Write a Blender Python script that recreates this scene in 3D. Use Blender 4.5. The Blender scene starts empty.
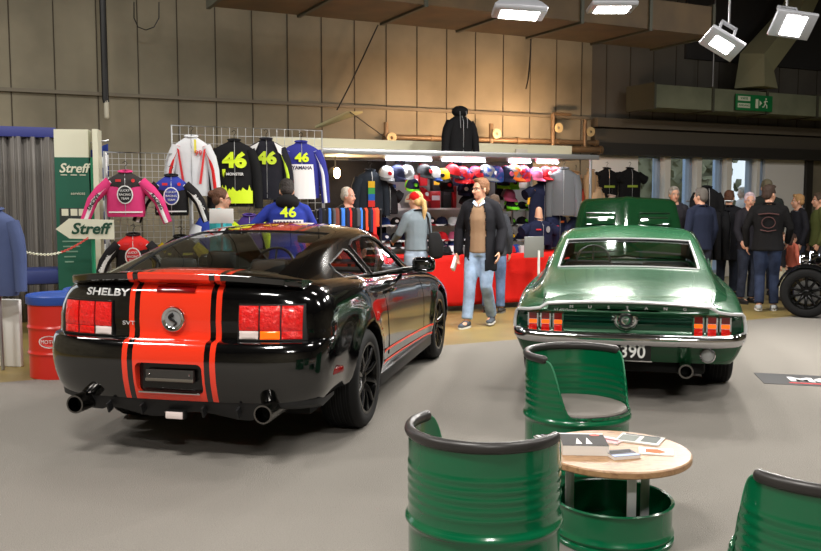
import bpy, bmesh, math, random
from mathutils import Vector as V, Matrix as MX, Euler
R = math.radians; PI = math.pi
SC = bpy.context.scene; COL = SC.collection
random.seed(7)

# ------------------------------------------------------------------ camera
FPX, PITCH, EYE = 890.0, 0.0867, 1.59
cam = bpy.data.objects.new('camera', bpy.data.cameras.new('camera')); COL.objects.link(cam)
cam.location = (0, 0, EYE); cam.rotation_euler = (PI/2 - PITCH, 0, 0)
cam.data.sensor_width = 36; cam.data.lens = 36*FPX/821; cam.data.clip_end = 200
SC.camera = cam
SC.view_settings.view_transform = 'Standard'; SC.view_settings.look = 'None'
SC.view_settings.gamma = 1; SC.view_settings.use_curve_mapping = False

def ray(px, py):
    c, s = math.cos(PITCH), math.sin(PITCH)
    u = -(py-275.5)/FPX
    return V(((px-410.5)/FPX, c+u*s, -s+u*c))
def at(px, py, Y):            # the real point at depth Y that the photograph shows there
    d = ray(px, py); return V((0, 0, EYE)) + d*(Y/d.y)
def gnd(px, py, z=0):
    d = ray(px, py); return V((0, 0, EYE)) + d*((z-EYE)/d.z)

# ------------------------------------------------------------------ materials
def lin(c):
    o = []
    for v in c[:3]:
        v = v/255.0
        o.append(v/12.92 if v <= .04045 else ((v+.055)/1.055)**2.4)
    return (*o, 1)
MATS = {}
def mat(name, col=(128, 128, 128), rough=.5, metal=0, emit=None, es=0, coat=0, spec=.5, trans=0, alpha=1, bump=None, vary=None):
    if name in MATS: return MATS[name]
    m = bpy.data.materials.new(name); m.use_nodes = True
    nt = m.node_tree; b = nt.nodes['Principled BSDF']
    b.inputs['Base Color'].default_value = lin(col)
    b.inputs['Roughness'].default_value = rough; b.inputs['Metallic'].default_value = metal
    b.inputs['Specular IOR Level'].default_value = spec
    if coat: b.inputs['Coat Weight'].default_value = coat; b.inputs['Coat Roughness'].default_value = .03
    if emit is not None:
        b.inputs['Emission Color'].default_value = lin(emit); b.inputs['Emission Strength'].default_value = es
    if trans: b.inputs['Transmission Weight'].default_value = trans
    if alpha < 1: b.inputs['Alpha'].default_value = alpha
    if vary or bump:
        tc = nt.nodes.new('ShaderNodeTexCoord')
    if vary:                     # vary = (second colour, noise scale, low, high)
        n = nt.nodes.new('ShaderNodeTexNoise'); n.inputs['Scale'].default_value = vary[1]; n.inputs['Detail'].default_value = 6
        nt.links.new(tc.outputs['Object'], n.inputs['Vector'])
        r = nt.nodes.new('ShaderNodeValToRGB')
        r.color_ramp.elements[0].position = vary[2]; r.color_ramp.elements[0].color = lin(col)
        r.color_ramp.elements[1].position = vary[3]; r.color_ramp.elements[1].color = lin(vary[0])
        nt.links.new(n.outputs['Fac'], r.inputs['Fac']); nt.links.new(r.outputs['Color'], b.inputs['Base Color'])
    if bump:                     # bump = (scale, strength)
        n = nt.nodes.new('ShaderNodeTexNoise'); n.inputs['Scale'].default_value = bump[0]; n.inputs['Detail'].default_value = 4
        nt.links.new(tc.outputs['Object'], n.inputs['Vector'])
        bp = nt.nodes.new('ShaderNodeBump'); bp.inputs['Strength'].default_value = bump[1]; bp.inputs['Distance'].default_value = .02
        nt.links.new(n.outputs['Fac'], bp.inputs['Height']); nt.links.new(bp.outputs['Normal'], b.inputs['Normal'])
    MATS[name] = m
    return m
def cloth(col, name=None):
    return mat(name or 'cloth_%d_%d_%d' % tuple(col), col, .85, spec=.2, bump=(9, .35))
def plastic(col, rough=.4): return mat('plastic_%d_%d_%d_%d' % (*col, int(rough*100)), col, rough)
def glass_mat(name, tint, clear, rough=.02):
    if name in MATS: return MATS[name]
    m = bpy.data.materials.new(name); m.use_nodes = True; nt = m.node_tree; nt.nodes.clear()
    o = nt.nodes.new('ShaderNodeOutputMaterial'); mx = nt.nodes.new('ShaderNodeMixShader')
    t = nt.nodes.new('ShaderNodeBsdfTransparent'); t.inputs['Color'].default_value = (*[x*clear for x in tint], 1)
    g = nt.nodes.new('ShaderNodeBsdfGlossy'); g.inputs['Roughness'].default_value = rough; g.inputs['Color'].default_value = (1, 1, 1, 1)
    f = nt.nodes.new('ShaderNodeFresnel'); ge = nt.nodes.new('ShaderNodeNewGeometry'); ma = nt.nodes.new('ShaderNodeMath'); ma.operation = 'MULTIPLY_ADD'
    ma.inputs[1].default_value = -.8333; ma.inputs[2].default_value = 1.5      # the same reflection from either side of the pane
    nt.links.new(ge.outputs['Backfacing'], ma.inputs[0]); nt.links.new(ma.outputs[0], f.inputs['IOR'])
    nt.links.new(f.outputs[0], mx.inputs[0]); nt.links.new(t.outputs[0], mx.inputs[1]); nt.links.new(g.outputs[0], mx.inputs[2])
    nt.links.new(mx.outputs[0], o.inputs[0]); MATS[name] = m
    return m
CHROME = mat('chrome', (215, 215, 218), .08, 1)
STEEL = mat('brushed_steel', (150, 150, 152), .35, 1)
BLACKP = mat('black_plastic', (18, 18, 19), .45)
RUBBER = mat('tyre_rubber', (15, 15, 16), .75, spec=.3)
WHITEP = mat('white_paint', (225, 225, 222), .5)
SKIN = mat('skin', (205, 150, 125), .55, bump=(30, .1))

# ------------------------------------------------------------------ objects
def link(o, parent=None):
    COL.objects.link(o)
    if parent: o.parent = parent
    return o
def tag(o, label=None, cat=None, group=None, kind=None):
    if label: o['label'] = label
    if cat: o['category'] = cat
    if group: o['group'] = group
    if kind: o['kind'] = kind
    return o
def thing(name, label, cat, loc=(0, 0, 0), rz=0, group=None):
    o = bpy.data.objects.new(name, None); o.empty_display_size = .1
    o.location = loc; o.rotation_euler = (0, 0, rz)
    return tag(link(o), label, cat, group)
def obj(name, bm, m, parent=None, label=None, smooth=40, mx=None):
    if isinstance(bm, bmesh.types.BMesh):
        bmesh.ops.recalc_face_normals(bm, faces=bm.faces)
        me = bpy.data.meshes.new(name); bm.to_mesh(me); bm.free()
    else: me = bm
    me.name = name
    if mx is not None: me.transform(mx)
    idx = [0]*len(me.polygons); me.polygons.foreach_get('material_index', idx)
    me.materials.clear()
    for k in (m if isinstance(m, (list, tuple)) else [m]): me.materials.append(k)
    if isinstance(m, (list, tuple)): me.polygons.foreach_set('material_index', idx)
    if smooth:
        me.polygons.foreach_set('use_smooth', [True]*len(me.polygons))
        me.set_sharp_from_angle(angle=R(smooth))
    o = link(bpy.data.objects.new(name, me), parent)
    if label: o['label'] = label
    return o
def struct(name, bm, m, **k):
    o = obj(name, bm, m, **k); o['kind'] = 'structure'; return o
def B(): return bmesh.new()

def box(bm, c, s, rot=None, bev=0, mi=0, seg=2):
    mx = MX.Translation(c)
    if rot is not None:
        mx = mx @ (rot if isinstance(rot, MX) else Euler(rot).to_matrix().to_4x4())
    r = bmesh.ops.create_cube(bm, size=1, matrix=mx @ MX.Diagonal((*s, 1)))
    fs = {f for v in r['verts'] for f in v.link_faces}
    for f in fs: f.material_index = mi
    if bev:
        es = {e for v in r['verts'] for e in v.link_edges}
        n = bmesh.ops.bevel(bm, geom=list(es), offset=bev, segments=seg, affect='EDGES', profile=.5)
        for f in n['faces']: f.material_index = mi
    return bm
def rings(bm, rs, closed=True, caps=True, mi=0):
    vs = [[bm.verts.new(p) for p in r] for r in rs]; n = len(rs[0])
    for a, b in zip(vs, vs[1:]):
        for i in range(n if closed else n-1):
            j = (i+1) % n
            try: bm.faces.new((a[i], a[j], b[j], b[i])).material_index = mi
            except ValueError: pass
    if caps and closed:
        for r in (vs[0], vs[-1]):
            try: bm.faces.new(r).material_index = mi
            except ValueError: pass
    return vs
def frame_dirs(pts):
    ts = []
    for i in range(len(pts)):
        t = (pts[min(i+1, len(pts)-1)] - pts[max(i-1, 0)])
        ts.append(t.normalized() if t.length > 1e-9 else V((0, 0, 1)))
    return ts
def tube(bm, pts, r, n=10, mi=0, xdir=None, round_ends=False, closed=False):
    pts = [V(p) for p in pts]
    rad = r if isinstance(r, (list, tuple)) else [r]*len(pts)
    rad = [(a, a) if not isinstance(a, (list, tuple)) else a for a in rad]
    ts = frame_dirs(pts)
    if closed:
        ts[0] = ts[-1] = (pts[1]-pts[-2]).normalized()
    if round_ends:
        P, Q, T = list(pts), list(rad), list(ts)
        for end in (0, -1):
            add = []
            p, q, t = pts[end], rad[end], ts[end]*(-1 if end == 0 else 1)
            m = min(q)
            for a in (35, 65, 84):
                add.append((p+t*m*math.sin(R(a)), (q[0]*math.cos(R(a)), q[1]*math.cos(R(a))), ts[end]))
            if end == 0: P = [a[0] for a in reversed(add)]+P; Q = [a[1] for a in reversed(add)]+Q; T = [a[2] for a in reversed(add)]+T
            else: P += [a[0] for a in add]; Q += [a[1] for a in add]; T += [a[2] for a in add]
        pts, rad, ts = P, Q, T
    x = V(xdir) if xdir is not None else (V((1, 0, 0)) if abs(ts[0].x) < .9 else V((0, 1, 0)))
    rs = []
    for p, (a, b), t in zip(pts, rad, ts):
        xx = x - t*x.dot(t)
        if xx.length < 1e-4: xx = V((0, 1, 0)) - t*t.y
        xx.normalize(); y = t.cross(xx)
        if xdir is None: x = xx
        rs.append([p + xx*a*math.cos(2*PI*k/n) + y*b*math.sin(2*PI*k/n) for k in range(n)])
    if closed: rs = rs[:-1]
    vs = rings(bm, rs, caps=not closed, mi=mi)
    if closed:
        for i in range(n):
            j = (i+1) % n; bm.faces.new((vs[-1][i], vs[-1][j], vs[0][j], vs[0][i])).material_index = mi
    return bm
def cyl(bm, a, b, r, n=16, mi=0): return tube(bm, [a, b], r, n, mi)
def lathe(bm, prof, n=32, mx=None, mi=0, a0=0, a1=2*PI, caps=False):
    full = abs(a1-a0-2*PI) < 1e-6
    m = n if full else n+1
    rs = []
    for r, z in prof:
        ring = [V((max(r, 1e-4)*math.cos(a0+(a1-a0)*k/n), max(r, 1e-4)*math.sin(a0+(a1-a0)*k/n), z)) for k in range(m)]
        rs.append([mx @ p for p in ring] if mx is not None else ring)
    if full: rings(bm, rs, mi=mi, caps=caps)
    else: rings(bm, rs, closed=False, caps=False, mi=mi)
    return bm
def ball(bm, c, s, n=14, mi=0, mx=None):
    s = (s, s, s) if not isinstance(s, (tuple, list)) else s
    r = bmesh.ops.create_uvsphere(bm, u_segments=n, v_segments=max(6, n//2+2), radius=1,
        matrix=MX.Translation(c) @ (mx if mx is not None else MX.Identity(4)) @ MX.Diagonal((*s, 1)))
    for v in r['verts']:
        for f in v.link_faces: f.material_index = mi
    return bm
def prism(bm, poly, d0, d1, fn=None, mi=0):          # polygon (a, b) swept from d0 to d1; fn maps (a, b, d) to a point
    fn = fn or (lambda a, b, d: V((a, d, b)))
    return rings(bm, [[fn(a, b, d) for a, b in poly] for d in (d0, d1)], mi=mi)
def sheet(bm, grid, mi=0):
    vs = [[bm.verts.new(p) for p in r] for r in grid]
    for a, b in zip(vs, vs[1:]):
        for i in range(len(a)-1): bm.faces.new((a[i], a[i+1], b[i+1], b[i])).material_index = mi
    return vs
def rrect(x0, x1, z0, z1, r, n=4):
    out = []
    for cx, cz, a in ((x1-r, z1-r, 0), (x0+r, z1-r, 90), (x0+r, z0+r, 180), (x1-r, z0+r, 270)):
        for k in range(n+1):
            t = R(a+90*k/n); out.append((cx+r*math.cos(t), cz+r*math.sin(t)))
    return out
def dense(poly, step):
    out = []
    for i, p in enumerate(poly):
        q = poly[(i+1) % len(poly)]; n = max(1, int(math.hypot(q[0]-p[0], q[1]-p[1])/step))
        for k in range(n): out.append((p[0]+(q[0]-p[0])*k/n, p[1]+(q[1]-p[1])*k/n))
    return out
def interp(tbl, x):
    if x <= tbl[0][0]: return tbl[0][1]
    for (a, b), (c, d) in zip(tbl, tbl[1:]):
        if x <= c:
            t = (x-a)/(c-a); return b+(d-b)*t
    return tbl[-1][1]
def smooth_tbl(tbl, x):           # cubic through the table, monotone-ish
    if x <= tbl[0][0]: return tbl[0][1]
    if x >= tbl[-1][0]: return tbl[-1][1]
    for i in range(len(tbl)-1):
        a, b = tbl[i]; c, d = tbl[i+1]
        if x <= c:
            t = (x-a)/(c-a)
            m0 = (d-tbl[i-1][1])/(c-tbl[i-1][0]) if i > 0 else (d-b)/(c-a)
            m1 = (tbl[i+2][1]-b)/(tbl[i+2][0]-a) if i+2 < len(tbl) else (d-b)/(c-a)
            h = c-a
            return (2*t**3-3*t*t+1)*b+(t**3-2*t*t+t)*h*m0+(-2*t**3+3*t*t)*d+(t**3-t*t)*h*m1
def evaluated(me, mods, cutters=()):
    o = bpy.data.objects.new('tmp', me); COL.objects.link(o); cs = []
    for kind, kw in mods:
        md = o.modifiers.new(kind, kind)
        for k, v in kw.items(): setattr(md, k, v)
    for c in cutters:
        bmesh.ops.recalc_face_normals(c, faces=c.faces)
        cm = bpy.data.meshes.new('cut'); c.to_mesh(cm); c.free()
        co = bpy.data.objects.new('cut', cm); COL.objects.link(co); cs.append(co)
        md = o.modifiers.new('b', 'BOOLEAN'); md.operation = 'DIFFERENCE'; md.object = co; md.solver = 'EXACT'
    dg = bpy.context.evaluated_depsgraph_get(); dg.update()
    out = bpy.data.meshes.new_from_object(o.evaluated_get(dg))
    for c in cs: bpy.data.objects.remove(c)
    bpy.data.objects.remove(o)
    return out
def to_mesh(bm):
    bmesh.ops.recalc_face_normals(bm, faces=bm.faces)
    me = bpy.data.meshes.new('m'); bm.to_mesh(me); bm.free(); return me
def blob(bm, voxel, it=4):
    return evaluated(to_mesh(bm), [('REMESH', dict(mode='VOXEL', voxel_size=voxel, use_smooth_shade=True)), ('SMOOTH', dict(factor=.5, iterations=it))])
def text_mesh(s, size, ext=.002, bold=0, shear=0, sx=1, align='CENTER'):
    cu = bpy.data.curves.new('t', 'FONT'); cu.body = s; cu.size = size; cu.extrude = ext; cu.offset = bold; cu.shear = shear
    cu.align_x = align; cu.align_y = 'CENTER'; cu.resolution_u = 3
    o = bpy.data.objects.new('t', cu); COL.objects.link(o)
    dg = bpy.context.evaluated_depsgraph_get(); dg.update()
    me = bpy.data.meshes.new_from_object(o.evaluated_get(dg)); bpy.data.objects.remove(o); bpy.data.curves.remove(cu)
    if sx != 1: me.transform(MX.Diagonal((sx, 1, 1, 1)))
    return me
FACE_BACK = MX(((1, 0, 0, 0), (0, 0, -1, 0), (0, 1, 0, 0), (0, 0, 0, 1)))     # text upright in x-z, read from -y
def text(name, s, size, m, parent, loc, rz=0, fn=None, ext=.002, label=None, **k):
    me = text_mesh(s, size, ext, **k)
    me.transform(MX.Translation(loc) @ MX.Rotation(rz, 4, 'Z') @ FACE_BACK)
    if fn:
        for v in me.vertices: v.co = fn(v.co)
    return obj(name, me, m, parent, label, smooth=0)

def area(name, loc, rot, sx, sy, power, col=(1, .96, .9), spread=None):
    l = bpy.data.lights.new(name, 'AREA'); l.shape = 'RECTANGLE'; l.size = sx; l.size_y = sy; l.energy = power; l.color = col
    if spread: l.spread = spread
    o = link(bpy.data.objects.new(name, l)); o.location = loc; o.rotation_euler = rot; return o
# ------------------------------------------------------------------ the hall
# The back wall runs away to the right: through (0, 15) with this direction.
WA = math.atan(.4965); E1 = V((math.cos(WA), math.sin(WA), 0)); E2 = V((-math.sin(WA), math.cos(WA), 0)); W0 = V((0, 15, 0))
def wp(u, k, z=0): return W0+E1*u-E2*k+V((0, 0, z))       # u along the wall, k out from it towards the camera
WM = MX(((E1.x, E2.x, 0, W0.x), (E1.y, E2.y, 0, W0.y), (0, 0, 1, 0), (0, 0, 0, 1)))   # wall frame: x along, y into the wall
def stall(px, py, k):        # the point of the plane k in front of the wall that is seen at a pixel
    d = ray(px, py); o = V((0, 0, EYE)); p0 = wp(0, k); t = (p0-o).dot(E2)/d.dot(E2); return o+d*t

def floor_mat():
    m = mat('ochre_concrete', (150, 128, 70), .45, vary=((118, 104, 66), .8, .35, .7), bump=(14, .05)); return m
def carpet_mat():
    m = mat('grey_carpet', (124, 120, 114), .95, spec=.1, vary=((144, 139, 132), 170, .3, .7), bump=(160, .5)); return m
bm = B(); box(bm, (1, 12, -.054), (36, 46, .1)); struct('floor', bm, floor_mat(), smooth=0)
# carpet: its far edge runs with the wall
bm = B(); pts = [(-9.0, -6), (11, -6), (11, 15.2), wp(4.7/ math.cos(WA), 5.05)[:2], wp(-9, 5.05)[:2]]
prism(bm, [(p[0], p[1]) for p in pts], -.004, 0, lambda a, b, d: V((a, b, d)))
tag(obj('carpet', bm, carpet_mat(), smooth=0), 'large grey needle felt carpet under the two cars', 'carpet')

def panel_mat():
    m = mat('concrete_panels', (150, 138, 112), .8); nt = m.node_tree; b = nt.nodes['Principled BSDF']
    tc = nt.nodes.new('ShaderNodeTexCoord'); n = nt.nodes.new('ShaderNodeTexNoise'); n.inputs['Scale'].default_value = .9; n.inputs['Detail'].default_value = 8
    nt.links.new(tc.outputs['Object'], n.inputs[0]); r = nt.nodes.new('ShaderNodeValToRGB')
    r.color_ramp.elements[0].position = .3; r.color_ramp.elements[0].color = lin((112, 106, 90)); r.color_ramp.elements[1].position = .72; r.color_ramp.elements[1].color = lin((148, 140, 120))
    nt.links.new(n.outputs['Fac'], r.inputs[0]); nt.links.new(r.outputs[0], b.inputs['Base Color']); return m
CONC = panel_mat()
JOINT = mat('dark_joint', (66, 59, 48), .9)
def wbox(name, m, u, k, z, s, rot=None, bev=0, kind=True, **kw):      # a box given in the wall frame
    bm = B(); box(bm, (0, 0, 0), s, rot, bev); o = obj(name, bm, m, smooth=0, **kw)
    o.location = wp(u, k, z); o.rotation_euler = (0, 0, WA)
    if kind: o['kind'] = 'structure'
    return o
UW = (stall(590, 180, 0)-W0).dot(E1)                         # where the glazed part of the wall begins
wbox('wall_back', CONC, -2.0, -.15, 3.2, (2*(UW+2.0), .3, 6.4))
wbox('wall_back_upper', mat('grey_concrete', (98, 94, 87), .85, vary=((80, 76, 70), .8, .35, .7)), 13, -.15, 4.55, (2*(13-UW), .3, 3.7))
# joints of the precast panels
JB = B()
x = (stall(97, 60, 0)-W0).dot(E1)-.563*9
while x < UW+7:
    box(JB, (x, 0, 3.2 if x < UW else 4.55), (.013, .012, 6.4 if x < UW else 3.7)); x += .563
struct('trim_1', JB, JOINT, smooth=0).matrix_world = WM @ MX.Translation((0, -.005, 0))
wbox('trim_2', mat('rail_grey', (112, 104, 88), .5), -.2, .03, 3.06, (16, .05, .05))
wbox('trim_3', mat('lintel_grey', (92, 84, 72), .7), UW+5.5, .1, 2.98, (11, .2, .16))
wbox('trim_4', mat('lintel_dark', (38, 36, 33), .6), UW+5.5, .12, 2.50, (11.0, .26, .22))
wbox('trim_5', mat('lintel_mid', (78, 72, 62), .7), UW+5.5, .06, 2.72, (11.0, .14, .3))
bm = B(); prism(bm, [(-9.4, -8), (15.6, -8), (15.6, 22.7), (-9.4, 10.3)], 6.4, 6.5, lambda a, b, d: V((a, b, d))); struct('ceiling', bm, mat('dark_ceiling', (70, 68, 64), .9), smooth=0)
bm = B(); box(bm, (-9.3, 1.15, 3.2), (.3, 18.4, 6.4)); struct('wall_left', bm, CONC, smooth=0)
bm = B(); box(bm, (15.5, 7.3, 3.2), (.3, 30.6, 6.4)); struct('wall_right', bm, CONC, smooth=0)
bm = B(); box(bm, (3, -8, 3.2), (25, .3, 6.4)); struct('wall_front', bm, CONC, smooth=0)

uD = (stall(684, 60, 0)-W0).dot(E1); wbox('trim_6', mat('dark_cladding', (46, 45, 46), .8), uD+4.5, .03, 5.35, (9, .06, 2.1))
# glazing at the right: posts and panes
POST = mat('window_post', (228, 224, 216), .5); DPOST = mat('blue_frame', (150, 164, 184), .4)
def wall_u(px): return (stall(px, 180, 0)-W0).dot(E1)
panes = [(637, 660), (668, 692), (699, 722), (729, 752), (757, 764)]
gm = glass_mat('window_glass', (.93, .97, 1), .95)
for i, (a, b) in enumerate(panes):
    u0, u1 = wall_u(a), wall_u(b); w = u1-u0
    o = wbox('window_%d' % (i+1), gm, (u0+u1)/2, -.1, 1.25, (w, .012, 2.3))
    bm = B()
    for xx in (-w/2, w/2): box(bm, (xx, 0, 0), (.07, .12, 2.34))
    for zz in (-1.15, 1.15): box(bm, (0, 0, zz), (w, .12, .07))
    f = obj('window_frame', bm, DPOST, o, smooth=0); f['kind'] = 'structure'
for i, (a, b) in enumerate([(660, 668), (692, 699), (722, 729), (752, 757)]):
    u0, u1 = wall_u(a), wall_u(b); wbox('trim_%d' % (10+i), POST, (u0+u1)/2, -.05, 1.22, (u1-u0-.06, .3, 2.44))
u0 = wall_u(636); wbox('wall_back_white', mat('white_wall', (232, 230, 226), .7), (UW+u0)/2, -.05, 1.22, (u0-UW, .2, 2.44))
u0, u1 = wall_u(764), wall_u(803); wbox('wall_back_panel', mat('white_wall', (232, 230, 226), .7), (u0+u1)/2, -.04, 1.22, (u1-u0, .12, 2.44))
u0, u1 = wall_u(803), wall_u(809); wbox('trim_15', mat('lintel_dark', (38, 36, 33), .6), (u0+u1)/2, .0, 1.22, (u1-u0, .2, 2.44))

wbox('wall_back_end', CONC, u1+2, -.15, 1.35, (4, .3, 2.7))
# ---- outside, seen through the glazing
bm = B(); box(bm, (30, 45, -.12), (120, 50, .1)); struct('ground_outside', bm, mat('paving', (150, 150, 150), .8), smooth=0)
def hedge(name, label, u, k, w, h, d, col):
    bm = B(); rnd = random.Random(int(u*10))
    for i in range(900):
        c = V((rnd.uniform(-w/2, w/2), rnd.uniform(-d/2, d/2), rnd.uniform(.1, h)*rnd.uniform(.75, 1)))
        n = V((rnd.uniform(-1, 1), rnd.uniform(-1, 1), rnd.uniform(-.3, 1))).normalized(); t = n.orthogonal(); s = rnd.uniform(.12, .3)
        b2 = n.cross(t); vs = [bm.verts.new(c+t*s*math.cos(q)+b2*s*.7*math.sin(q)+n*.06*math.cos(2*q)) for q in (0, 1, 2.1, 3.1, 4.2, 5.2)]
        bm.faces.new(vs)
    box(bm, (0, 0, h*.42), (w*.95, d*.6, h*.84))
    o = obj(name, bm, mat('leaf_%d' % int(u), col, .7, vary=((150, 150, 120), 3, .4, .8)), smooth=0); o.location = wp(u, k); o.rotation_euler = (0, 0, WA)
    tag(o, label, 'hedge'); return o
hedge('hedge', 'dull green hedge far outside behind the leftmost window pane', 11.6, -13, 5, 4.6, 1.4, (104, 112, 84))
hedge('hedge', 'pale olive hedge far outside behind the two middle window panes', 18.2, -14.6, 8, 4.2, 1.4, (128, 130, 106))
hedge('hedge', 'brownish hedge far outside behind the right window panes', 25.5, -13, 6, 4.4, 1.4, (124, 122, 104))
for i, (px, lab) in enumerate(((655, 'first'), (685, 'second'), (715, 'third'), (748, 'rightmost'))):
    p = stall(px, 180, -9); bm = B(); tube(bm, [(0, 0, -.06), (0, 0, 5)], .09, 12)
    lathe(bm, [(.16, -.06), (.16, .02), (.1, .04)], 12)
    o = obj('flagpole', bm, mat('pale_blue_pole', (165, 190, 225), .4)); o.location = (p.x, p.y, 0)
    tag(o, '%s of four pale blue poles outside the windows, counted from left' % lab, 'pole', 'poles outside')
def small_car(name, label, loc, rz, col):
    t = thing(name, label, 'car', loc, rz, 'cars parked outside'); bm = B()
    prof = [(-2.1, .3), (-2.15, .75), (-1.9, .9), (-1.3, .95), (-.8, 1.38), (.5, 1.42), (1.2, .98), (1.95, .86), (2.1, .6), (2.1, .3)]
    prism(bm, prof, -.85, .85, lambda a, b, d: V((a, d*(1-.22*max(0, b-.9)), b))); bmesh.ops.bevel(bm, geom=bm.edges[:], offset=.05, segments=2, affect='EDGES')
    obj('body', bm, mat(name+'_paint_%d' % col[0], col, .3), t)
    bm = B(); prism(bm, [(-1.15, .98), (-.75, 1.32), (.45, 1.35), (1.0, 1.0)], -.80, .80, lambda a, b, d: V((a, d, b))); obj('window_band', bm, mat('dark_window', (40, 48, 58), .1), t)
    for x in (-1.3, 1.3):
        for y in (-.8, .8):
            bm = B(); lathe(bm, [(.0, -.1), (.3, -.1), (.3, .1), (0, .1)], 20, MX.Translation((x, y, .3)) @ MX.Rotation(PI/2, 4, 'X')); obj('wheel', bm, RUBBER, t)
    return t
p = stall(652, 200, -5.5); small_car('parked_car', 'silver car parked outside behind the left window panes', (p.x, p.y, -.07), WA, (205, 212, 222))
p = stall(770, 200, -5.5); small_car('parked_car', 'pale blue car parked outside behind the right window panes', (p.x, p.y, -.07), WA+.1, (178, 200, 222))

# ---- ducts, lamps, cables overhead
DUCT = mat('duct_green_grey', (138, 142, 118), .55, .2, vary=((118, 122, 100), 2, .35, .7))
def duct(label, u0, u1, k, z, w, h, m=DUCT, joints=4):
    t = thing('ventilation_duct', label, 'duct', wp((u0+u1)/2, k, z), WA); L = u1-u0
    bm = B(); box(bm, (0, 0, 0), (L, w, h)); obj('duct_casing', bm, m, t, smooth=0)
    for i in range(joints+1):
        bm = B(); x = -L/2+L*i/joints; box(bm, (x, 0, 0), (.05, w+.06, h+.06)); obj('flange', bm, mat('flange_grey', (84, 84, 72), .5, .3), t, smooth=0)
    for i in range(2):
        bm = B(); tube(bm, [(-L/4+L/2*i, 0, h/2), (-L/4+L/2*i, 0, 6.4-z)], .015, 6); obj('hanger_rod', bm, STEEL, t)
    return t
p = stall(672, 42, 2.5)
uR = (p-W0).dot(E1); duct('long brown flat ventilation duct hanging high over the market stall', uR-7.2, uR, 2.7, p.z+.17, 1.3, .42, mat('duct_brown', (118, 96, 68), .6, .1, vary=((96, 80, 60), 2, .35, .7)), 6)
p = stall(654, 107, .9); uL = (p-W0).dot(E1)
dz = stall(654, 84, .9).z-p.z
duct('green grey ventilation duct over the windows with the exit sign on it', uL, uL+7, .55, p.z+dz/2, .7, dz, DUCT, 5)
DUCT_Z, DUCT_U = p.z+dz/2, uL
# sloping duct branch at top right
bm = B(); a = stall(757, 62, .8); b = stall(798, 12, .8)
t = thing('duct_branch', 'sloping square duct branch rising at upper right above the exit sign', 'duct', tuple(a))
tube(bm, [V((0, 0, -.5)), V((0, 0, 0)), (b-a)*.9, (b-a)*1.6+V((0, 0, .6))], [(.42, .42), (.36, .36), (.30, .30), (.30, .30)], 4); obj('duct_casing', bm, mat('duct_pale', (150, 148, 118), .55, .1), t, smooth=0)
# exit sign
s0 = stall(735.5, 103, .95); s1 = stall(772, 103, .95)
t = thing('exit_sign', 'green emergency exit sign with running figure fixed on the duct', 'sign', tuple((s0+s1)/2), WA)
sw = (s1-s0).length; sh = .30
GREENS = mat('sign_green', (10, 120, 62), .5); SIGNW = mat('sign_white', (225, 228, 205), .5)
bm = B(); box(bm, (0, 0, 0), (sw, .03, sh), bev=.005); obj('sign_board', bm, GREENS, t)
for i, (tx, z) in enumerate((('SORTIE', .07), ('AUSGANG', -.06))):
    bm = B(); box(bm, (-sw*.29, -.018, z), (sw*.33, .006, .085)); pl = obj('word_plate', bm, SIGNW, t, smooth=0)
    text('lettering', tx, .06, GREENS, pl, (-sw*.29, -.023, z))
bm = B(); box(bm, (sw*.06, -.018, -.01), (.07, .006, .17)); obj('door_symbol', bm, SIGNW, t, smooth=0)
bm = B(); c = sw*.30
def seg(p, q, r): tube(bm, [(c+p[0], -.019, p[1]), (c+q[0], -.019, q[1])], [(r, .003), (r, .003)], 6, xdir=(.7, 0, .7))
ball(bm, (c+.01, -.019, .085), (.019, .004, .019), 10)
for p, q, r in (((0, .055), (-.015, -.01), .017), ((0, .05), (.055, .035), .009), ((0, .05), (-.05, .02), .009), ((-.015, -.01), (.035, -.035), .011), ((.035, -.035), (.03, -.09), .01), ((-.015, -.01), (-.05, -.07), .011), ((-.05, -.07), (-.085, -.07), .009)): seg(p, q, r)
obj('running_figure', bm, SIGNW, t)
# arrow
bm = B(); prism(bm, [(sw*.135, .05), (sw*.2, 0), (sw*.135, -.05)], -.021, -.015); obj('arrow_symbol', bm, SIGNW, t, smooth=0)
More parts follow.
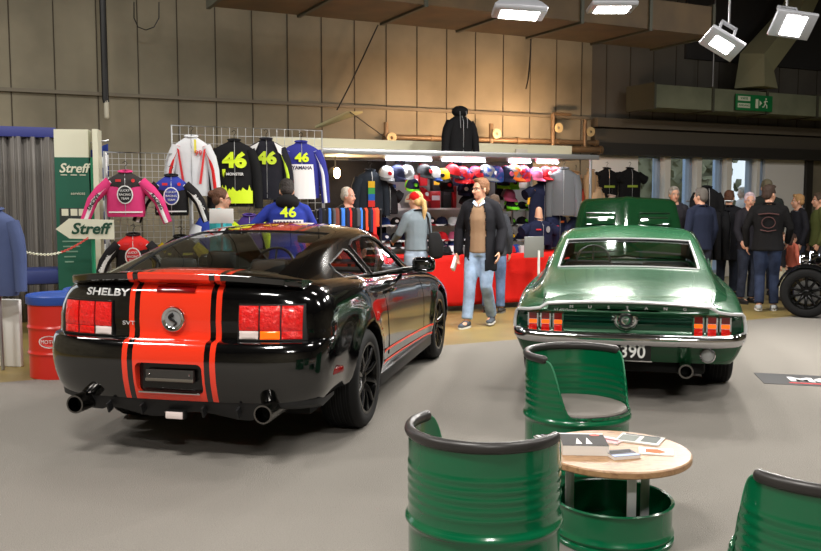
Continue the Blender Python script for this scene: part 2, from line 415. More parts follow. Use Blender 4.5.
# ------------------------------------------------------------------ cars
class Car:
    """A car body in its own frame: x right, y forward from the rear axle, z up."""
    def __init__(s, **k): s.__dict__.update(k)
    def f_of(s, z, y): return min(1, max(0, (z-s.zb(y))/(s.zt(y)-s.zb(y))))
    def w(s, f, y): return smooth_tbl(s.W, f)*smooth_tbl(s.plan, y)
    def col(s, f, i):                  # one point of column i at level f
        if i < s.nr:
            t = PI/2*(s.t0+(1-s.t0)*(i/s.nr)**1.0); e = 2/s.pr
            y = smooth_tbl(s.R, f)+s.dyr*(1-max(0, math.cos(t))**e); yn = s.y0+s.dyr*(1-max(0, math.cos(t))**e)
            x = s.w(f, y)*math.sin(t)**e
        elif i < s.nr+s.ns+1:
            a = (i-s.nr)/s.ns; ya, yb = smooth_tbl(s.R, f)+s.dyr, smooth_tbl(s.F, f)-s.dyf
            y = ya+(yb-ya)*a; yn = (s.y0+s.dyr)+(s.y1-s.dyf-s.y0-s.dyr)*a; x = s.w(f, y)
        else:
            t = PI/2*(1-(1-s.t0)*((i-s.nr-s.ns)/s.nr)); e = 2/s.pf
            y = smooth_tbl(s.F, f)-s.dyf*(1-max(0, math.cos(t))**e); yn = s.y1-s.dyf*(1-max(0, math.cos(t))**e)
            x = s.w(f, y)*math.sin(t)**e
        z = s.zb(yn)+(s.zt(yn)-s.zb(yn))*f
        for wy in (0, s.wb):
            d = math.hypot(y-wy, z-s.wz)-s.ra
            if -.2 < d < .3 and x > .6: x += s.flare*math.exp(-(d/.07)**2)
        return V((x, y, z))
    def rear_y(s, x, z):
        f = s.f_of(z, s.y0+.05); r = smooth_tbl(s.R, f); W = s.w(f, r+.15)
        q = min(.999, abs(x)/W)
        return r+s.dyr*(1-(1-q**s.pr)**(1/s.pr))
    def build(s):
        N = s.nr*2+s.ns+1
        s.t0 = .02
        lv = []
        for f in s.levels:
            c = [s.col(f, i) for i in range(N)]
            lv.append(c+[V((-p.x, p.y, p.z)) for p in reversed(c)])
        bm = B(); vs = rings(bm, lv, caps=False)
        lo, hi = vs[0], vs[-1]
        for i in range(N-1): bm.faces.new((lo[i], lo[i+1], lo[2*N-2-i], lo[2*N-1-i]))
        prev = None; nv = 18
        for i in range(N):
            a, b = hi[i], hi[2*N-1-i]; row = [a]; cr = s.crown(a.co.y)*min(1, (abs(a.co.x)/.5)**.7)
            for k in range(1, nv):
                v = 1-2*k/nv
                row.append(bm.verts.new((a.co.x*v, a.co.y, a.co.z+cr*(1-abs(v)**s.cpow))))
            row.append(b)
            if prev:
                for k in range(nv): bm.faces.new((prev[k], prev[k+1], row[k+1], row[k]))
            prev = row
        return bm
    # greenhouse
    def sec(s, y):
        cols = list(zip(*s.G)); ys = cols[0]
        return [smooth_tbl(list(zip(ys, c)), y) for c in cols[1:]]
    def gh_half(s, y, off=0):
        xb, zb, xe, ze, zc = s.sec(y); xb -= off; xe -= off; ze -= off; zc -= off
        a, e = V((xb, y, zb)), V((xe, y, ze)); k = s.ck
        out = []
        p = e+(a-e)*k
        for i in range(6):
            t = i/5; q = a+(p-a)*t; q.x += s.bulge*math.sin(PI*t*.8); out.append(q)
        xq = xe*(1-k*.9)
        top = lambda x: V((x, y, ze+(zc-ze)*(1-(x/xe)**2)))
        p = out[-1]; q = top(xq)
        for i in range(1, 6):
            t = i/6; out.append(p*(1-t)**2+e*2*t*(1-t)+q*t*t)
        for i in range(9): out.append(top(xq*(1-i/8)))
        return out                       # 20 points, the flat top is 11..19
    def ring(s, y, off=0):
        h = s.gh_half(y, off); return h+[V((-p.x, p.y, p.z)) for p in reversed(h[:-1])]
    def side_x(s, y, z):
        xb, zb, xe, ze, zc = s.sec(y); t = (z-zb)/max(.02, ze-zb); return xb+(xe-xb)*t+s.bulge*math.sin(PI*min(1, max(0, t))*.8)
    def greenhouse(s, glass_spans, dlo):
        ys = s.stations; bm = B(); rs = [s.ring(y) for y in ys]
        vs = [[bm.verts.new(p) for p in r] for r in rs]; n = len(rs[0])
        for j in range(len(ys)-1):
            ym = (ys[j]+ys[j+1])/2
            for i in range(n-1):
                if any(a < ym < b and lo <= i < n-1-lo for a, b, lo in glass_spans): continue
                bm.faces.new((vs[j][i], vs[j][i+1], vs[j+1][i+1], vs[j+1][i]))
        for r in (vs[0], vs[-1]):
            pass
        bmesh.ops.recalc_face_normals(bm, faces=bm.faces)
        up = sum(f.normal.z*f.calc_area() for f in bm.faces)
        if up < 0: bmesh.ops.reverse_faces(bm, faces=bm.faces)
        me = bpy.data.meshes.new('g'); bm.to_mesh(me); bm.free()
        cut = []
        for poly in dlo:
            for sg in (1, -1):
                c = B(); prism(c, poly, .3*sg, 1.3*sg, lambda a, b, d: V((d, a, b))); cut.append(c)
        me.materials.append(BLACKP); me.materials.append(RUBBER)
        return evaluated(me, [('SOLIDIFY', dict(thickness=.022, offset=-1, material_offset=1, material_offset_rim=1))], cut)
    def pane(s, a, b, lo, off=.008):
        ys = [y for y in s.stations if a-1e-6 <= y <= b+1e-6]; bm = B()
        n = len(s.ring(0)); sheet(bm, [s.ring(y, off)[lo:n-lo] for y in ys]); return bm
    def side_pane(s, poly, sg, off=.01):
        bm = B(); poly = dense(poly, .06)
        vs = [bm.verts.new((sg*(s.side_x(a, b)-off), a, b)) for a, b in poly]
        f = bm.faces.new(vs); bmesh.ops.triangulate(bm, faces=[f]); return bm
    def outline(s, poly, sg, r, off=0):
        poly = dense(poly, .05); bm = B()
        pts = [V((sg*(s.side_x(a, b)+off), a, b)) for a, b in poly]
        tube(bm, pts+[pts[0]], r, 6, closed=True); return bm

def arch_cut(y, z, r, x0=.62, x1=1.3):
    out = []
    for sg in (1, -1):
        c = B(); lathe(c, [(r, x0), (r, x1)], 48, MX.Translation((0, y, z)) @ MX.Rotation(sg*PI/2, 4, 'Y'), caps=True); out.append(c)
    return out
def rear_slab(C, outline, off, depth, step=.05):      # a slab that lies on the car's rear face
    pl = dense(outline, step); bm = B()
    f = [bm.verts.new((x, C.rear_y(x, z)-off, z)) for x, z in pl]
    b = [bm.verts.new((x, C.rear_y(x, z)-off+depth, z)) for x, z in pl]
    n = len(pl)
    for i in range(n): bm.faces.new((f[i], f[(i+1) % n], b[(i+1) % n], b[i]))
    bm.faces.new(f); bm.faces.new(list(reversed(b)))
    bmesh.ops.triangulate(bm, faces=[q for q in bm.faces if len(q.verts) > 4])
    return bm
def rear_pillow(C, x0, x1, z0, z1, off, bulge, nx=10, nz=8, back=.03):   # a rounded lens on the rear face
    bm = B(); g = []
    for j in range(nz+1):
        row = []
        for i in range(nx+1):
            a, b = 2*i/nx-1, 2*j/nz-1; h = (1-abs(a)**4)*(1-abs(b)**4)
            x, z = x0+(x1-x0)*i/nx, z0+(z1-z0)*j/nz
            row.append(V((x, C.rear_y(x, z)-off-bulge*h, z)))
        g.append(row)
    vs = sheet(bm, g)
    lp = vs[0]+[r[-1] for r in vs[1:]]+list(reversed(vs[-1][:-1]))+[r[0] for r in reversed(vs[1:-1])]
    bk = [bm.verts.new(v.co+V((0, back, 0))) for v in lp]; n = len(lp)
    for i in range(n): bm.faces.new((lp[i], lp[(i+1) % n], bk[(i+1) % n], bk[i]))
    bm.faces.new(bk)
    return bm
def wheel(parent, x, y, z, r, width, sg, rim_r, rim_mat, spokes, style='spoke'):
    mx = MX.Translation((x, y, z)) @ MX.Rotation(sg*PI/2, 4, 'Y'); h = width/2
    bm = B()
    prof = [(rim_r, -h*.92), (rim_r+.02, -h), (r-.035, -h), (r-.012, -h*.86), (r, -h*.6)]
    for k in range(5):
        zz = -h*.55+h*1.1*k/4
        prof += [(r, zz-.012), (r-.006, zz-.008), (r-.006, zz+.008), (r, zz+.012)]
    prof += [(r, h*.6), (r-.012, h*.86), (r-.035, h), (rim_r+.02, h), (rim_r, h*.92), (rim_r-.012, h*.6), (rim_r-.012, -h*.6), (rim_r, -h*.92)]
    lathe(bm, prof, 48, mx)
    t = obj('wheel', bm, RUBBER, parent)
    bm = B()
    lathe(bm, [(rim_r-.002, h*.93), (rim_r+.004, h*.97), (rim_r-.016, h*.95), (rim_r-.03, h*.5), (rim_r-.035, -h*.8)], 48, mx)
    for k in range(spokes):
        a = 2*PI*k/spokes
        for da in ((-.05, .05) if style == 'twin' else (0,)):
            p0 = mx @ V((.05*math.cos(a), .05*math.sin(a), h*.62)); p1 = mx @ V(((rim_r-.02)*math.cos(a+da*1.6), (rim_r-.02)*math.sin(a+da*1.6), h*.86))
            tube(bm, [p0, (p0+p1)/2+(mx.to_3x3() @ V((0, 0, .012))), p1], [(.024, .015), (.017, .013), (.021, .013)], 8, xdir=mx.to_3x3() @ V((-math.sin(a), math.cos(a), 0)))
    lathe(bm, [(.0, h*.80), (.03, h*.79), (.045, h*.72), (.07, h*.66), (.085, h*.5)], 24, mx)
    rim = obj('rim', bm, rim_mat, t)
    bm = B(); lathe(bm, [(.0, h*.05), (rim_r*.72, h*.05), (rim_r*.72, -h*.1), (0, -h*.1)], 32, mx); obj('brake_disc', bm, STEEL, t)
    return t
def paint(name, base, rough=.12, stripe=None, flake=None):
    m = mat(name, base, rough, 0, coat=1); nt = m.node_tree; b = nt.nodes['Principled BSDF']
    if flake:
        b.inputs['Metallic'].default_value = flake
    if stripe:
        tc = nt.nodes.new('ShaderNodeTexCoord'); sp = nt.nodes.new('ShaderNodeSeparateXYZ'); nt.links.new(tc.outputs['Object'], sp.inputs[0])
        ab = nt.nodes.new('ShaderNodeMath'); ab.operation = 'ABSOLUTE'; nt.links.new(sp.outputs['X'], ab.inputs[0])
        r = nt.nodes.new('ShaderNodeValToRGB'); r.color_ramp.interpolation = 'CONSTANT'; e = r.color_ramp.elements
        red, blk = lin(stripe), lin(base)
        e[0].position = 0; e[0].color = red; e[1].position = .230; e[1].color = blk
        for p, c in ((.262, red), (.298, blk)):
            q = e.new(p); q.color = c
        nt.links.new(ab.outputs[0], r.inputs[0]); nt.links.new(r.outputs[0], b.inputs['Base Color'])
    return m
SILVER = mat('silver_badge', (215, 215, 215), .35, .3)
LENS_RED = mat('red_lamp_lens', (212, 15, 13), .15, coat=.6, emit=(255, 20, 12), es=.10, bump=(38, .9))
LENS_DARK = mat('dark_red_lens', (120, 10, 14), .12, coat=.6)
LENS_AMBER = mat('lit_amber_lens', (255, 90, 14), .15, emit=(255, 96, 16), es=.75)
LENS_WHITE = mat('clear_lamp_lens', (230, 215, 212), .12, coat=.5)
HEADLINER = mat('headliner', (22, 22, 23), .9)
DARKLEATHER = mat('dark_leather', (26, 26, 28), .45)

def seats(parent, y, z, x=.36, m=None, rz=0, head=True):
    for sg in (-1, 1):
        bm = B(); box(bm, (sg*x, y, z), (.48, .5, .16), bev=.05); s = obj('seat', bm, m or DARKLEATHER, parent)
        bm = B(); box(bm, (sg*x, y-.28, z+.36), (.46, .14, .62), (R(-12), 0, 0), .05); obj('backrest', bm, m or DARKLEATHER, s)
        if not head: continue
        bm = B(); box(bm, (sg*x, y-.37, z+.74), (.26, .09, .17), (R(-8), 0, 0), .035); obj('headrest', bm, m or DARKLEATHER, s)
def cockpit(parent, x0, yd, zd, wx, m=None):
    bm = B(); box(bm, (0, yd+.18, zd-.12), (1.36, .42, .22), bev=.05); obj('dashboard', bm, m or DARKLEATHER, parent)
    bm = B(); c = V((wx, yd-.12, zd+.0)); t = MX.Translation(c) @ MX.Rotation(R(68), 4, 'X')
    tube(bm, [t @ V((.18*math.cos(a*PI/14), .18*math.sin(a*PI/14), 0)) for a in range(29)], .013, 8, closed=True)
    for a in (0, 120, 240):
        tube(bm, [t @ V((0, 0, -.01)), t @ V((.175*math.cos(R(a+90)), .175*math.sin(R(a+90)), 0))], .011, 6)
    obj('steering_wheel', bm, DARKLEATHER, parent)

# ---- black coupe with red stripes
def black_car():
    root = thing('sports_car', 'black coupe with wide red racing stripes, seen from behind', 'car', (-1.195, 6.307, 0), -.216)
    zt = [(-1.1, 1.07), (-.6, 1.075), (0, 1.06), (.5, 1.02), (1, 1.0), (1.6, .965), (2.2, .925), (2.72, .88), (3.2, .79), (3.65, .64)]
    C = Car(zt=lambda y: smooth_tbl(zt, y), zb=lambda y: interp([(-.45, .385), (.3, .24), (3.2, .24), (3.7, .22)], y),
        W=[(0, .875), (.08, .905), (.3, .93), (.55, .932), (.7, .925), (.82, .905), (.92, .865), (.97, .825), (1, .775)],
        plan=[(-1.1, .985), (-.3, 1.0), (.1, 1.0), (.9, .975), (1.7, .975), (2.7, .995), (3.7, .95)],
        R=[(0, -1.085), (.03, -1.095), (.18, -1.125), (.35, -1.135), (.45, -1.125), (.52, -1.095), (.535, -1.04), (.69, -1.035), (.87, -1.02), (.96, -1.0), (1, -.965)],
        F=[(0, 3.55), (.3, 3.68), (.6, 3.7), (.85, 3.62), (1, 3.5)],
        levels=[0, .03, .09, .18, .28, .36, .44, .5, .52, .527, .535, .55, .6, .69, .78, .87, .92, .96, .985, 1],
        y0=-1.1, y1=3.65, nr=20, ns=80, pr=3.1, pf=2.4, dyr=.36, dyf=.5, wb=2.72, wz=.345, ra=.40, flare=.018,
        crown=lambda y: interp([(-1.1, .04), (-.8, .075), (1.9, .05), (2.6, .075), (3.5, .08)], y), cpow=2.6,
        G=[(-.82, .74, 1.06, .60, 1.075, 1.125), (-.70, .78, 1.06, .62, 1.105, 1.15), (-.3, .80, 1.055, .615, 1.205, 1.24), (.1, .80, 1.045, .605, 1.285, 1.31),
           (.45, .80, 1.02, .60, 1.325, 1.35), (.8, .80, 1.005, .60, 1.345, 1.385), (1.1, .80, .99, .60, 1.34, 1.39), (1.35, .80, .98, .61, 1.29, 1.345),
           (1.75, .80, .955, .68, 1.12, 1.17), (2.15, .78, .935, .70, .955, .99)],
        stations=[-.82, -.76, -.70, -.6, -.5, -.4, -.3, -.2, -.1, 0, .1, .2, .3, .4, .45, .55, .7, .85, 1.0, 1.15, 1.22, 1.35, 1.5, 1.65, 1.8, 1.95, 2.05, 2.15],
        ck=.16, bulge=.012)
    P = paint('black_car_paint', (7, 7, 8), .1, stripe=(240, 58, 32))
    PB = paint('black_car_plain_paint', (7, 7, 8), .1)
    cut = arch_cut(0, .345, .395)+arch_cut(2.72, .345, .39)
    c = B(); box(c, (0, .6, .9), (1.42, 2.5, 1.25)); cut.append(c)
    c = B(); prism(c, rrect(-.215, .215, .43, .615, .035), -1.4, -1.075); cut.append(c)
    body = obj('body', evaluated(to_mesh(C.build()), [], cut), P, root, 'black painted body with red centre stripes', smooth=32)
    q_win = [(-.16, 1.055), (-.22, 1.10), (-.20, 1.15), (.24, 1.225), (.30, 1.215), (.44, 1.035), (.40, 1.03)]
    d_win = [(.58, 1.02), (.44, 1.20), (.42, 1.24), (.55, 1.275), (.85, 1.295), (1.1, 1.285), (1.3, 1.235), (1.52, 1.11), (1.68, .99), (1.62, .98)]
    roof = obj('roof', C.greenhouse([(-.76, .45, 11), (1.22, 2.1, 11)], [q_win, d_win]), [P, HEADLINER], root, smooth=32)
    tint = glass_mat('tinted_glass', (.8, .85, .85), .62)
    obj('rear_window', C.pane(-.76, .45, 11), tint, root); obj('windscreen', C.pane(1.22, 2.1 if False else 2.05, 11), glass_mat('clear_glass', (.95, 1, .98), .92), root)
    for sg in (1, -1):
        obj('quarter_window', C.side_pane(q_win, sg), tint, root); obj('door_window', C.side_pane(d_win, sg), tint, root)
        bm = C.outline(q_win, sg, .008); obj('window_seal', bm, BLACKP, root)
        bm = C.outline(d_win, sg, .009); obj('window_seal', bm, BLACKP, root)
        # mirror
        bm = B(); box(bm, (sg*.99, 1.60, 1.02), (.20, .12, .13), (0, 0, R(8*sg)), .045, seg=4)
        tube(bm, [(sg*.80, 1.64, .975), (sg*.93, 1.62, .99)], [(.03, .02), (.03, .025)], 8)
        mr = obj('wing_mirror', bm, PB, root, smooth=60)
        bm = B(); box(bm, (sg*.99, 1.537, 1.02), (.165, .006, .095), (0, 0, R(8*sg)), .02); obj('mirror_glass', bm, mat('mirror_grey', (95, 97, 100), .05, 1), mr)
        # sill with two red pinstripes
        bm = B(); box(bm, (sg*.885, 1.36, .25), (.06, 1.95, .10), bev=.02); obj('side_skirt', bm, BLACKP, root)
        bm = B()
        for z0, z1 in ((.452, .40), (.362, .32)):
            g = []
            for i in range(16):
                y = .44+1.88*i/15; z = z0+(z1-z0)*i/15
                row = []
                for dz in (-.009, .009):
                    f = C.f_of(z+dz, y); x = C.w(f, y)
                    for wy in (0, 2.72):
                        d = math.hypot(y-wy, z-.345)-.40; x += C.flare*math.exp(-(d/.07)**2)
                    row.append(V((sg*(x+.004), y, z+dz)))
                g.append(row)
            sheet(bm, g)
        obj('side_pinstripe', bm, mat('stripe_red', (240, 58, 32), .25), root, smooth=0)
        # seams, handle, side marker
        for y, z0, z1 in ((.62, .40, 1.0), (1.93, .40, .93)):
            bm = B(); tube(bm, [(sg*(C.w(C.f_of(z0+(z1-z0)*k/8, y), y)+.0), y-.1*(k/8 if y < 1 else 0)+.05, z0+(z1-z0)*k/8) for k in range(9)], .0035, 5)
            obj('door_seam', bm, mat('seam_dark', (2, 2, 2), .9), root)
        bm = B(); box(bm, (sg*.905, .80, .885), (.03, .19, .035), bev=.012); obj('door_handle', bm, PB, root)
        bm = B(); y = -.72; x = C.col(.22, 0).x
        xs = C.w(C.f_of(.535, y), y)*(1-.0)
        q = max(0, min(1, (y-(smooth_tbl(C.R, .22)))/C.dyr)); xs *= (1-(1-q)**C.pr)**(1/C.pr)
        box(bm, (sg*(xs+.0), y, .535), (.03, .13, .04), (0, 0, R(-14*sg)), .008); obj('side_marker', bm, LENS_DARK, root)
        # red flash on the rear wheel scoop
    # ducktail spoiler
    bm = B(); rs = []
    for i in range(33):
        x = -.76+1.52*i/32; y = C.rear_y(x, 1.03); k = abs(x)/.76
        zt_ = 1.148-.04*k**2.5; sq = 1-max(0, (k-.9)/.1)*.5
        rs.append([V((x, y+.30, 1.125-.075*k**3)), V((x, y+.12, zt_-.015)), V((x, y-.022*sq, zt_)), V((x, y-.038*sq, zt_-.008)), V((x, y-.034*sq, zt_-.04)), V((x, y-.012, 1.088-.03*k**3)), V((x, y+.03, 1.075-.03*k**3)), V((x, y+.30, 1.03))])
    rings(bm, rs); obj('spoiler', bm, P, root, smooth=38)
    # lamps
    for sg in (-1, 1):
        a0, a1 = (.405, .80)
        o = [(sg*x, z) for x, z in ((a0, .753), (a0+.008, .968), (.79, .966), (.808, .752))]
        bz = obj('tail_light', rear_slab(C, o, .012, .05), BLACKP, root)
        w = (a1-a0-.02)/3
        for k in range(3):
            xa = a0+.012+k*w; x0, x1 = sorted((sg*xa, sg*(xa+w-.012)))
            top = (x0, x1, .812, .958); bot = (x0, x1, .762, .809)
            obj('lens', rear_pillow(C, *top, .018, .008), LENS_RED, bz)
            m = LENS_WHITE if k == 0 else (LENS_AMBER if (k == 1 and sg > 0) else LENS_RED)
            obj('lens', rear_pillow(C, *bot, .018, .008), m, bz, {LENS_WHITE: 'clear reversing lens', LENS_AMBER: 'glowing amber lens'}.get(m))
    bm = rear_pillow(C, -.125, .125, 1.028, 1.062, .008, .006); obj('brake_light', bm, LENS_DARK, root, 'dark red high brake light')
    # emblem: chrome ring, dark disc, a coiled snake
    y = C.rear_y(0, .867); e = MX.Translation((0, y-.004, .867)) @ MX.Rotation(PI/2, 4, 'X')
    bm = B(); lathe(bm, [(.052, 0), (.052, .014), (.06, .02), (.072, .02), (.078, .012), (.078, 0)], 36, e); em = obj('emblem', bm, CHROME, root)
    bm = B(); lathe(bm, [(.0, .012), (.052, .012), (.052, 0), (0, 0)], 36, e); obj('emblem_disc', bm, mat('emblem_grey', (165, 167, 170), .3, .4), em)
    bm = B(); tube(bm, [e @ V((.022*math.sin(t*.52+.2), -.036+t*.0056, .017)) for t in range(13)], [.005+.0006*t for t in range(13)], 6); obj('emblem_snake', bm, BLACKP, em)
    fnr = lambda v: V((v.x, C.rear_y(v.x, v.z)-.006-(-v.y)*.4, v.z))
    text('badge_lettering', 'SHELBY', .060, SILVER, root, (-.462, 0, 1.016), fn=fnr, bold=.001, sx=1.55, ext=.006)
    text('badge_lettering', 'SVT', .035, SILVER, root, (-.30, 0, .835), fn=fnr, sx=1.5, ext=.004)
    # licence recess
    bm = B(); prism(bm, rrect(-.212, .212, .432, .612, .033), -1.079, -1.074); obj('plate_recess', bm, mat('recess_black', (8, 8, 9), .25), root)
    bm = B(); box(bm, (.0, -1.10, .535), (.31, .03, .075), bev=.006); ph = obj('plate_holder', bm, mat('holder_grey', (52, 50, 48), .4), root)
    bm = B(); box(bm, (0, -1.117, .512), (.31, .008, .018), bev=.003); obj('holder_bar', bm, mat('holder_light', (120, 114, 105), .35, .5), ph)
    for sx in (-.13, .13):
        bm = B(); ball(bm, (sx, -1.117, .545), .007, 8); obj('screw', bm, CHROME, ph)
    bm = B(); box(bm, (.0, -1.118, .436), (.40, .014, .012), bev=.004); obj('plate_trim', bm, CHROME, root)
    # lower valance and diffuser
    bm = B(); rs = []
    for i in range(41):
        a = -1+2*i/40; x = .86*a; yb = C.rear_y(x*.985, .40)
        zl = .285+.02*math.sin(a*9)*(abs(a) < .6)+(.05 if abs(a) > .74 else 0)
        rs.append([V((x, yb+.012, .395)), V((x, yb+.02, .36)), V((x, yb+.07, zl)), V((x, yb+.3, zl+.02)), V((x, yb+.3, .39))])
    rings(bm, rs)
    for x in (-.42, -.2, .2, .42): box(bm, (x, -1.075, .325), (.012, .05, .06), (R(20), 0, 0))
    obj('diffuser', bm, mat('diffuser_black', (20, 20, 22), .55), root)
    bm = B(); box(bm, (.02, -1.075, .297), (.125, .05, .05), bev=.006); lb = obj('reverse_lamp', bm, BLACKP, root)
    bm = B(); box(bm, (.02, -1.103, .297), (.11, .012, .042), bev=.004); obj('reverse_lens', bm, LENS_WHITE, lb, 'clear white lens')
    for sg in (-1, 1):
        bm = B(); lathe(bm, [(.046, .0), (.056, .0), (.058, .012), (.056, .30), (.046, .30), (.046, .02)], 28, MX.Translation((sg*.605, -1.16, .345)) @ MX.Rotation(-PI/2, 4, 'X'))
        ex = obj('exhaust', bm, mat('dark_chrome', (110, 108, 106), .18, 1), root)
        bm = B(); lathe(bm, [(.0, .1), (.047, .1), (.047, .12), (0, .12)], 24, MX.Translation((sg*.605, -1.16, .345)) @ MX.Rotation(-PI/2, 4, 'X')); obj('exhaust_bore', bm, mat('matt_black', (6, 6, 6), .9), ex)  # near-black disc closing the pipe
        black = mat('black_rim', (16, 16, 17), .18, .6)
        for y in (0, 2.72): wheel(root, sg*(.795 if y == 0 else .80), y, .345, .345, .27 if y == 0 else .25, sg, .245, black, 10)
    bm = B(); box(bm, (0, .6, .25), (1.4, 2.4, .06)); obj('cabin_floor', bm, mat('carpet_black', (15, 15, 16), .9), root)
    bm = B(); box(bm, (0, -.42, 1.0), (1.3, .5, .05), bev=.02); obj('parcel_shelf', bm, DARKLEATHER, root)
    seats(root, .85, .36); seats(root, .05, .36, .33); cockpit(root, 0, 1.68, .98, -.36)
    bm = B(); box(bm, (0, 1.5, 1.235), (.24, .03, .07), bev=.015); obj('rear_view_mirror', bm, BLACKP, root)
    return C, root
CB, black_root = black_car()
# ---- green fastback
def green_car():
    root = thing('fastback_car', 'metallic green classic fastback with chrome rear bumper and raised bonnet', 'car', (1.917, 7.84, 0), -.235)
    zt = [(-1.05, .725), (-.8, .775), (-.4, .825), (.2, .855), (1.0, .865), (1.9, .87), (2.74, .84), (3.5, .76)]
    C = Car(zt=lambda y: smooth_tbl(zt, y), zb=lambda y: interp([(-.5, .325), (.3, .22), (3.2, .22), (3.6, .28)], y),
        W=[(0, .80), (.1, .83), (.35, .875), (.6, .90), (.8, .895), (.92, .875), (.97, .855), (1, .82)],
        plan=[(-1.1, .97), (-.4, 1.0), (.1, 1.0), (1.0, .985), (2.0, .99), (2.74, .99), (3.6, .93)],
        R=[(0, -1.0), (.1, -1.03), (.3, -1.06), (.42, -1.085), (.5, -1.085), (.55, -1.06), (.72, -1.045), (.86, -1.055), (.93, -1.085), (.97, -1.105), (1, -1.10)],
        F=[(0, 3.4), (.3, 3.5), (.6, 3.55), (1, 3.62)],
        levels=[0, .05, .1, .2, .3, .36, .42, .46, .5, .525, .55, .62, .7, .78, .86, .9, .93, .955, .975, .99, 1],
        y0=-1.08, y1=3.58, nr=20, ns=80, pr=6.0, pf=5, dyr=.14, dyf=.2, wb=2.74, wz=.325, ra=.375, flare=.012,
        crown=lambda y: interp([(-1.12, .075), (-.95, .075), (-.6, .06), (1.9, .05), (2.3, .05), (3.5, .05)], y), cpow=4.0,
        G=[(-1.02, .70, .735, .63, .775, .805), (-.8, .75, .80, .66, .845, .86), (-.5, .78, .83, .685, .895, .915), (0, .79, .855, .685, .965, .985), (.4, .79, .87, .675, 1.06, 1.085),
           (.85, .78, .88, .655, 1.17, 1.195), (1.2, .77, .885, .635, 1.245, 1.28), (1.5, .77, .885, .62, 1.265, 1.305), (1.75, .77, .885, .62, 1.245, 1.29), (2.0, .77, .88, .65, 1.12, 1.15), (2.35, .76, .875, .68, .93, .96)],
        stations=[-1.02, -.9, -.8, -.65, -.5, -.35, -.2, -.1, 0, .1, .2, .3, .4, .5, .6, .7, .78, .85, .95, 1.05, 1.2, 1.35, 1.5, 1.65, 1.75, 1.85, 2.0, 2.15, 2.28, 2.35],
        ck=.14, bulge=.0)
    P = mat('green_metallic_paint', (24, 86, 52), .24, .22, coat=.7)
    P2 = mat('green_panel_paint', (12, 62, 46), .2, .35, coat=1)
    BRIGHT_TRIM = mat('painted_bright_trim', (228, 228, 230), .28, .35)  # chrome's bright reflection put into a pale, barely metallic colour
    PH = mat('bonnet_dark_green', (7, 32, 15), .08, .1, coat=1)  # darker copy of the body green for the raised bonnet
    cut = arch_cut(0, .325, .365, .6)+arch_cut(2.74, .325, .365, .6)
    c = B(); box(c, (0, 1.05, .9), (1.36, 2.3, 1.25)); cut.append(c)
    c = B(); box(c, (0, 2.92, .95), (1.2, 1.05, .8)); cut.append(c)         # engine bay
    obj('body', evaluated(to_mesh(C.build()), [], cut), P, root, smooth=34)
    d_win = [(.80, .90), (.98, 1.10), (1.15, 1.185), (1.5, 1.235), (1.75, 1.22), (1.95, 1.10), (2.2, .92)]
    roof = obj('roof', C.greenhouse([(0, .85, 11), (1.75, 2.28, 11)], [d_win]), [P, HEADLINER], root, smooth=34)
    clr = glass_mat('clear_glass', (.95, 1, .98), .92); tint = glass_mat('green_tint_glass', (.85, .95, .9), .75)
    obj('rear_window', C.pane(0, .85, 11), tint, root); obj('windscreen', C.pane(1.75, 2.28, 11), clr, root)
    # chrome frame of the rear window
    for y in (0, .85):
        h = C.ring(y, -.004)[11:len(C.ring(y))-11]; bm = B(); tube(bm, h, .010, 6); obj('window_trim', bm, BRIGHT_TRIM, root)
    for sg in (1, -1):
        pts = []
        for y in [q for q in C.stations if -.001 <= q <= .851]:
            r = C.ring(y, -.004); pts.append(r[11] if sg > 0 else r[len(r)-12])
        bm = B(); tube(bm, pts, .010, 6); obj('window_trim', bm, BRIGHT_TRIM, root)
        obj('door_window', C.side_pane(d_win, sg), tint, root)
        bm = C.outline(d_win, sg, .009); obj('window_trim', bm, BRIGHT_TRIM, root)
        # rain gutter along the roof edge
        pts = []
        for y in [q for q in C.stations if .5 <= q <= 1.86]:
            xb, zb, xe, ze, zc = C.sec(y); pts.append((sg*(xe+.012), y, ze-.02))
        bm = B(); tube(bm, pts, .008, 6); obj('rain_gutter', bm, CHROME, root)
        # quarter louvre panel
        bm = B()
        for i in range(5):
            y0 = .30+.09*i; box(bm, (sg*(C.side_x(y0, .96)+.002), y0, .945+.01*i), (.012, .06, .085), (0, R(-20*sg), 0), .004)
        obj('vent_louvre', bm, P, root)
        for s, z0, z1, y in ((0, .40, .84, .80), (1, .30, .85, 2.0)):
            bm = B(); tube(bm, [(sg*C.w(C.f_of(z0+(z1-z0)*k/8, y), y), y, z0+(z1-z0)*k/8) for k in range(9)], .003, 5); obj('door_seam', bm, mat('seam_dark', (2, 2, 2), .9), root)
        bm = B(); tube(bm, [(sg*.64, -1.115, .772), (sg*.64, -1.02, .785), (sg*.64, -.86, .845)], .0035, 5); obj('boot_seam', bm, mat('seam_dark', (2, 2, 2), .9), root)
    # chrome trim round the tail panel
    tp = []
    for i in range(61):
        x = -.60+1.2*i/60; z = .800-.024*(abs(x)/.6)**2; tp.append((x, z))
    edge = [(-.868, .575), (-.866, .64), (-.855, .70), (-.835, .722), (-.75, .727), (-.66, .738)]+[(a, b) for a, b in tp]+[(.66, .738), (.75, .727), (.835, .722), (.855, .70), (.866, .64), (.868, .575)]
    bm = B(); tube(bm, [(x, C.rear_y(x, min(z, .715))-.030-(.016 if z > .73 else 0), z+(.004 if z > .73 else 0)) for x, z in edge], (.013), 8); obj('tail_trim', bm, BRIGHT_TRIM, root)
    # decklid lip behind the trim
    bm = B(); rs = []
    for x, z in tp:
        y = C.rear_y(x, .715); rs.append([V((x, y-.03, z)), V((x, y-.03, z-.012)), V((x, y+.01, z-.06)), V((x, y+.12, z-.06)), V((x, y+.14, z+.012))])
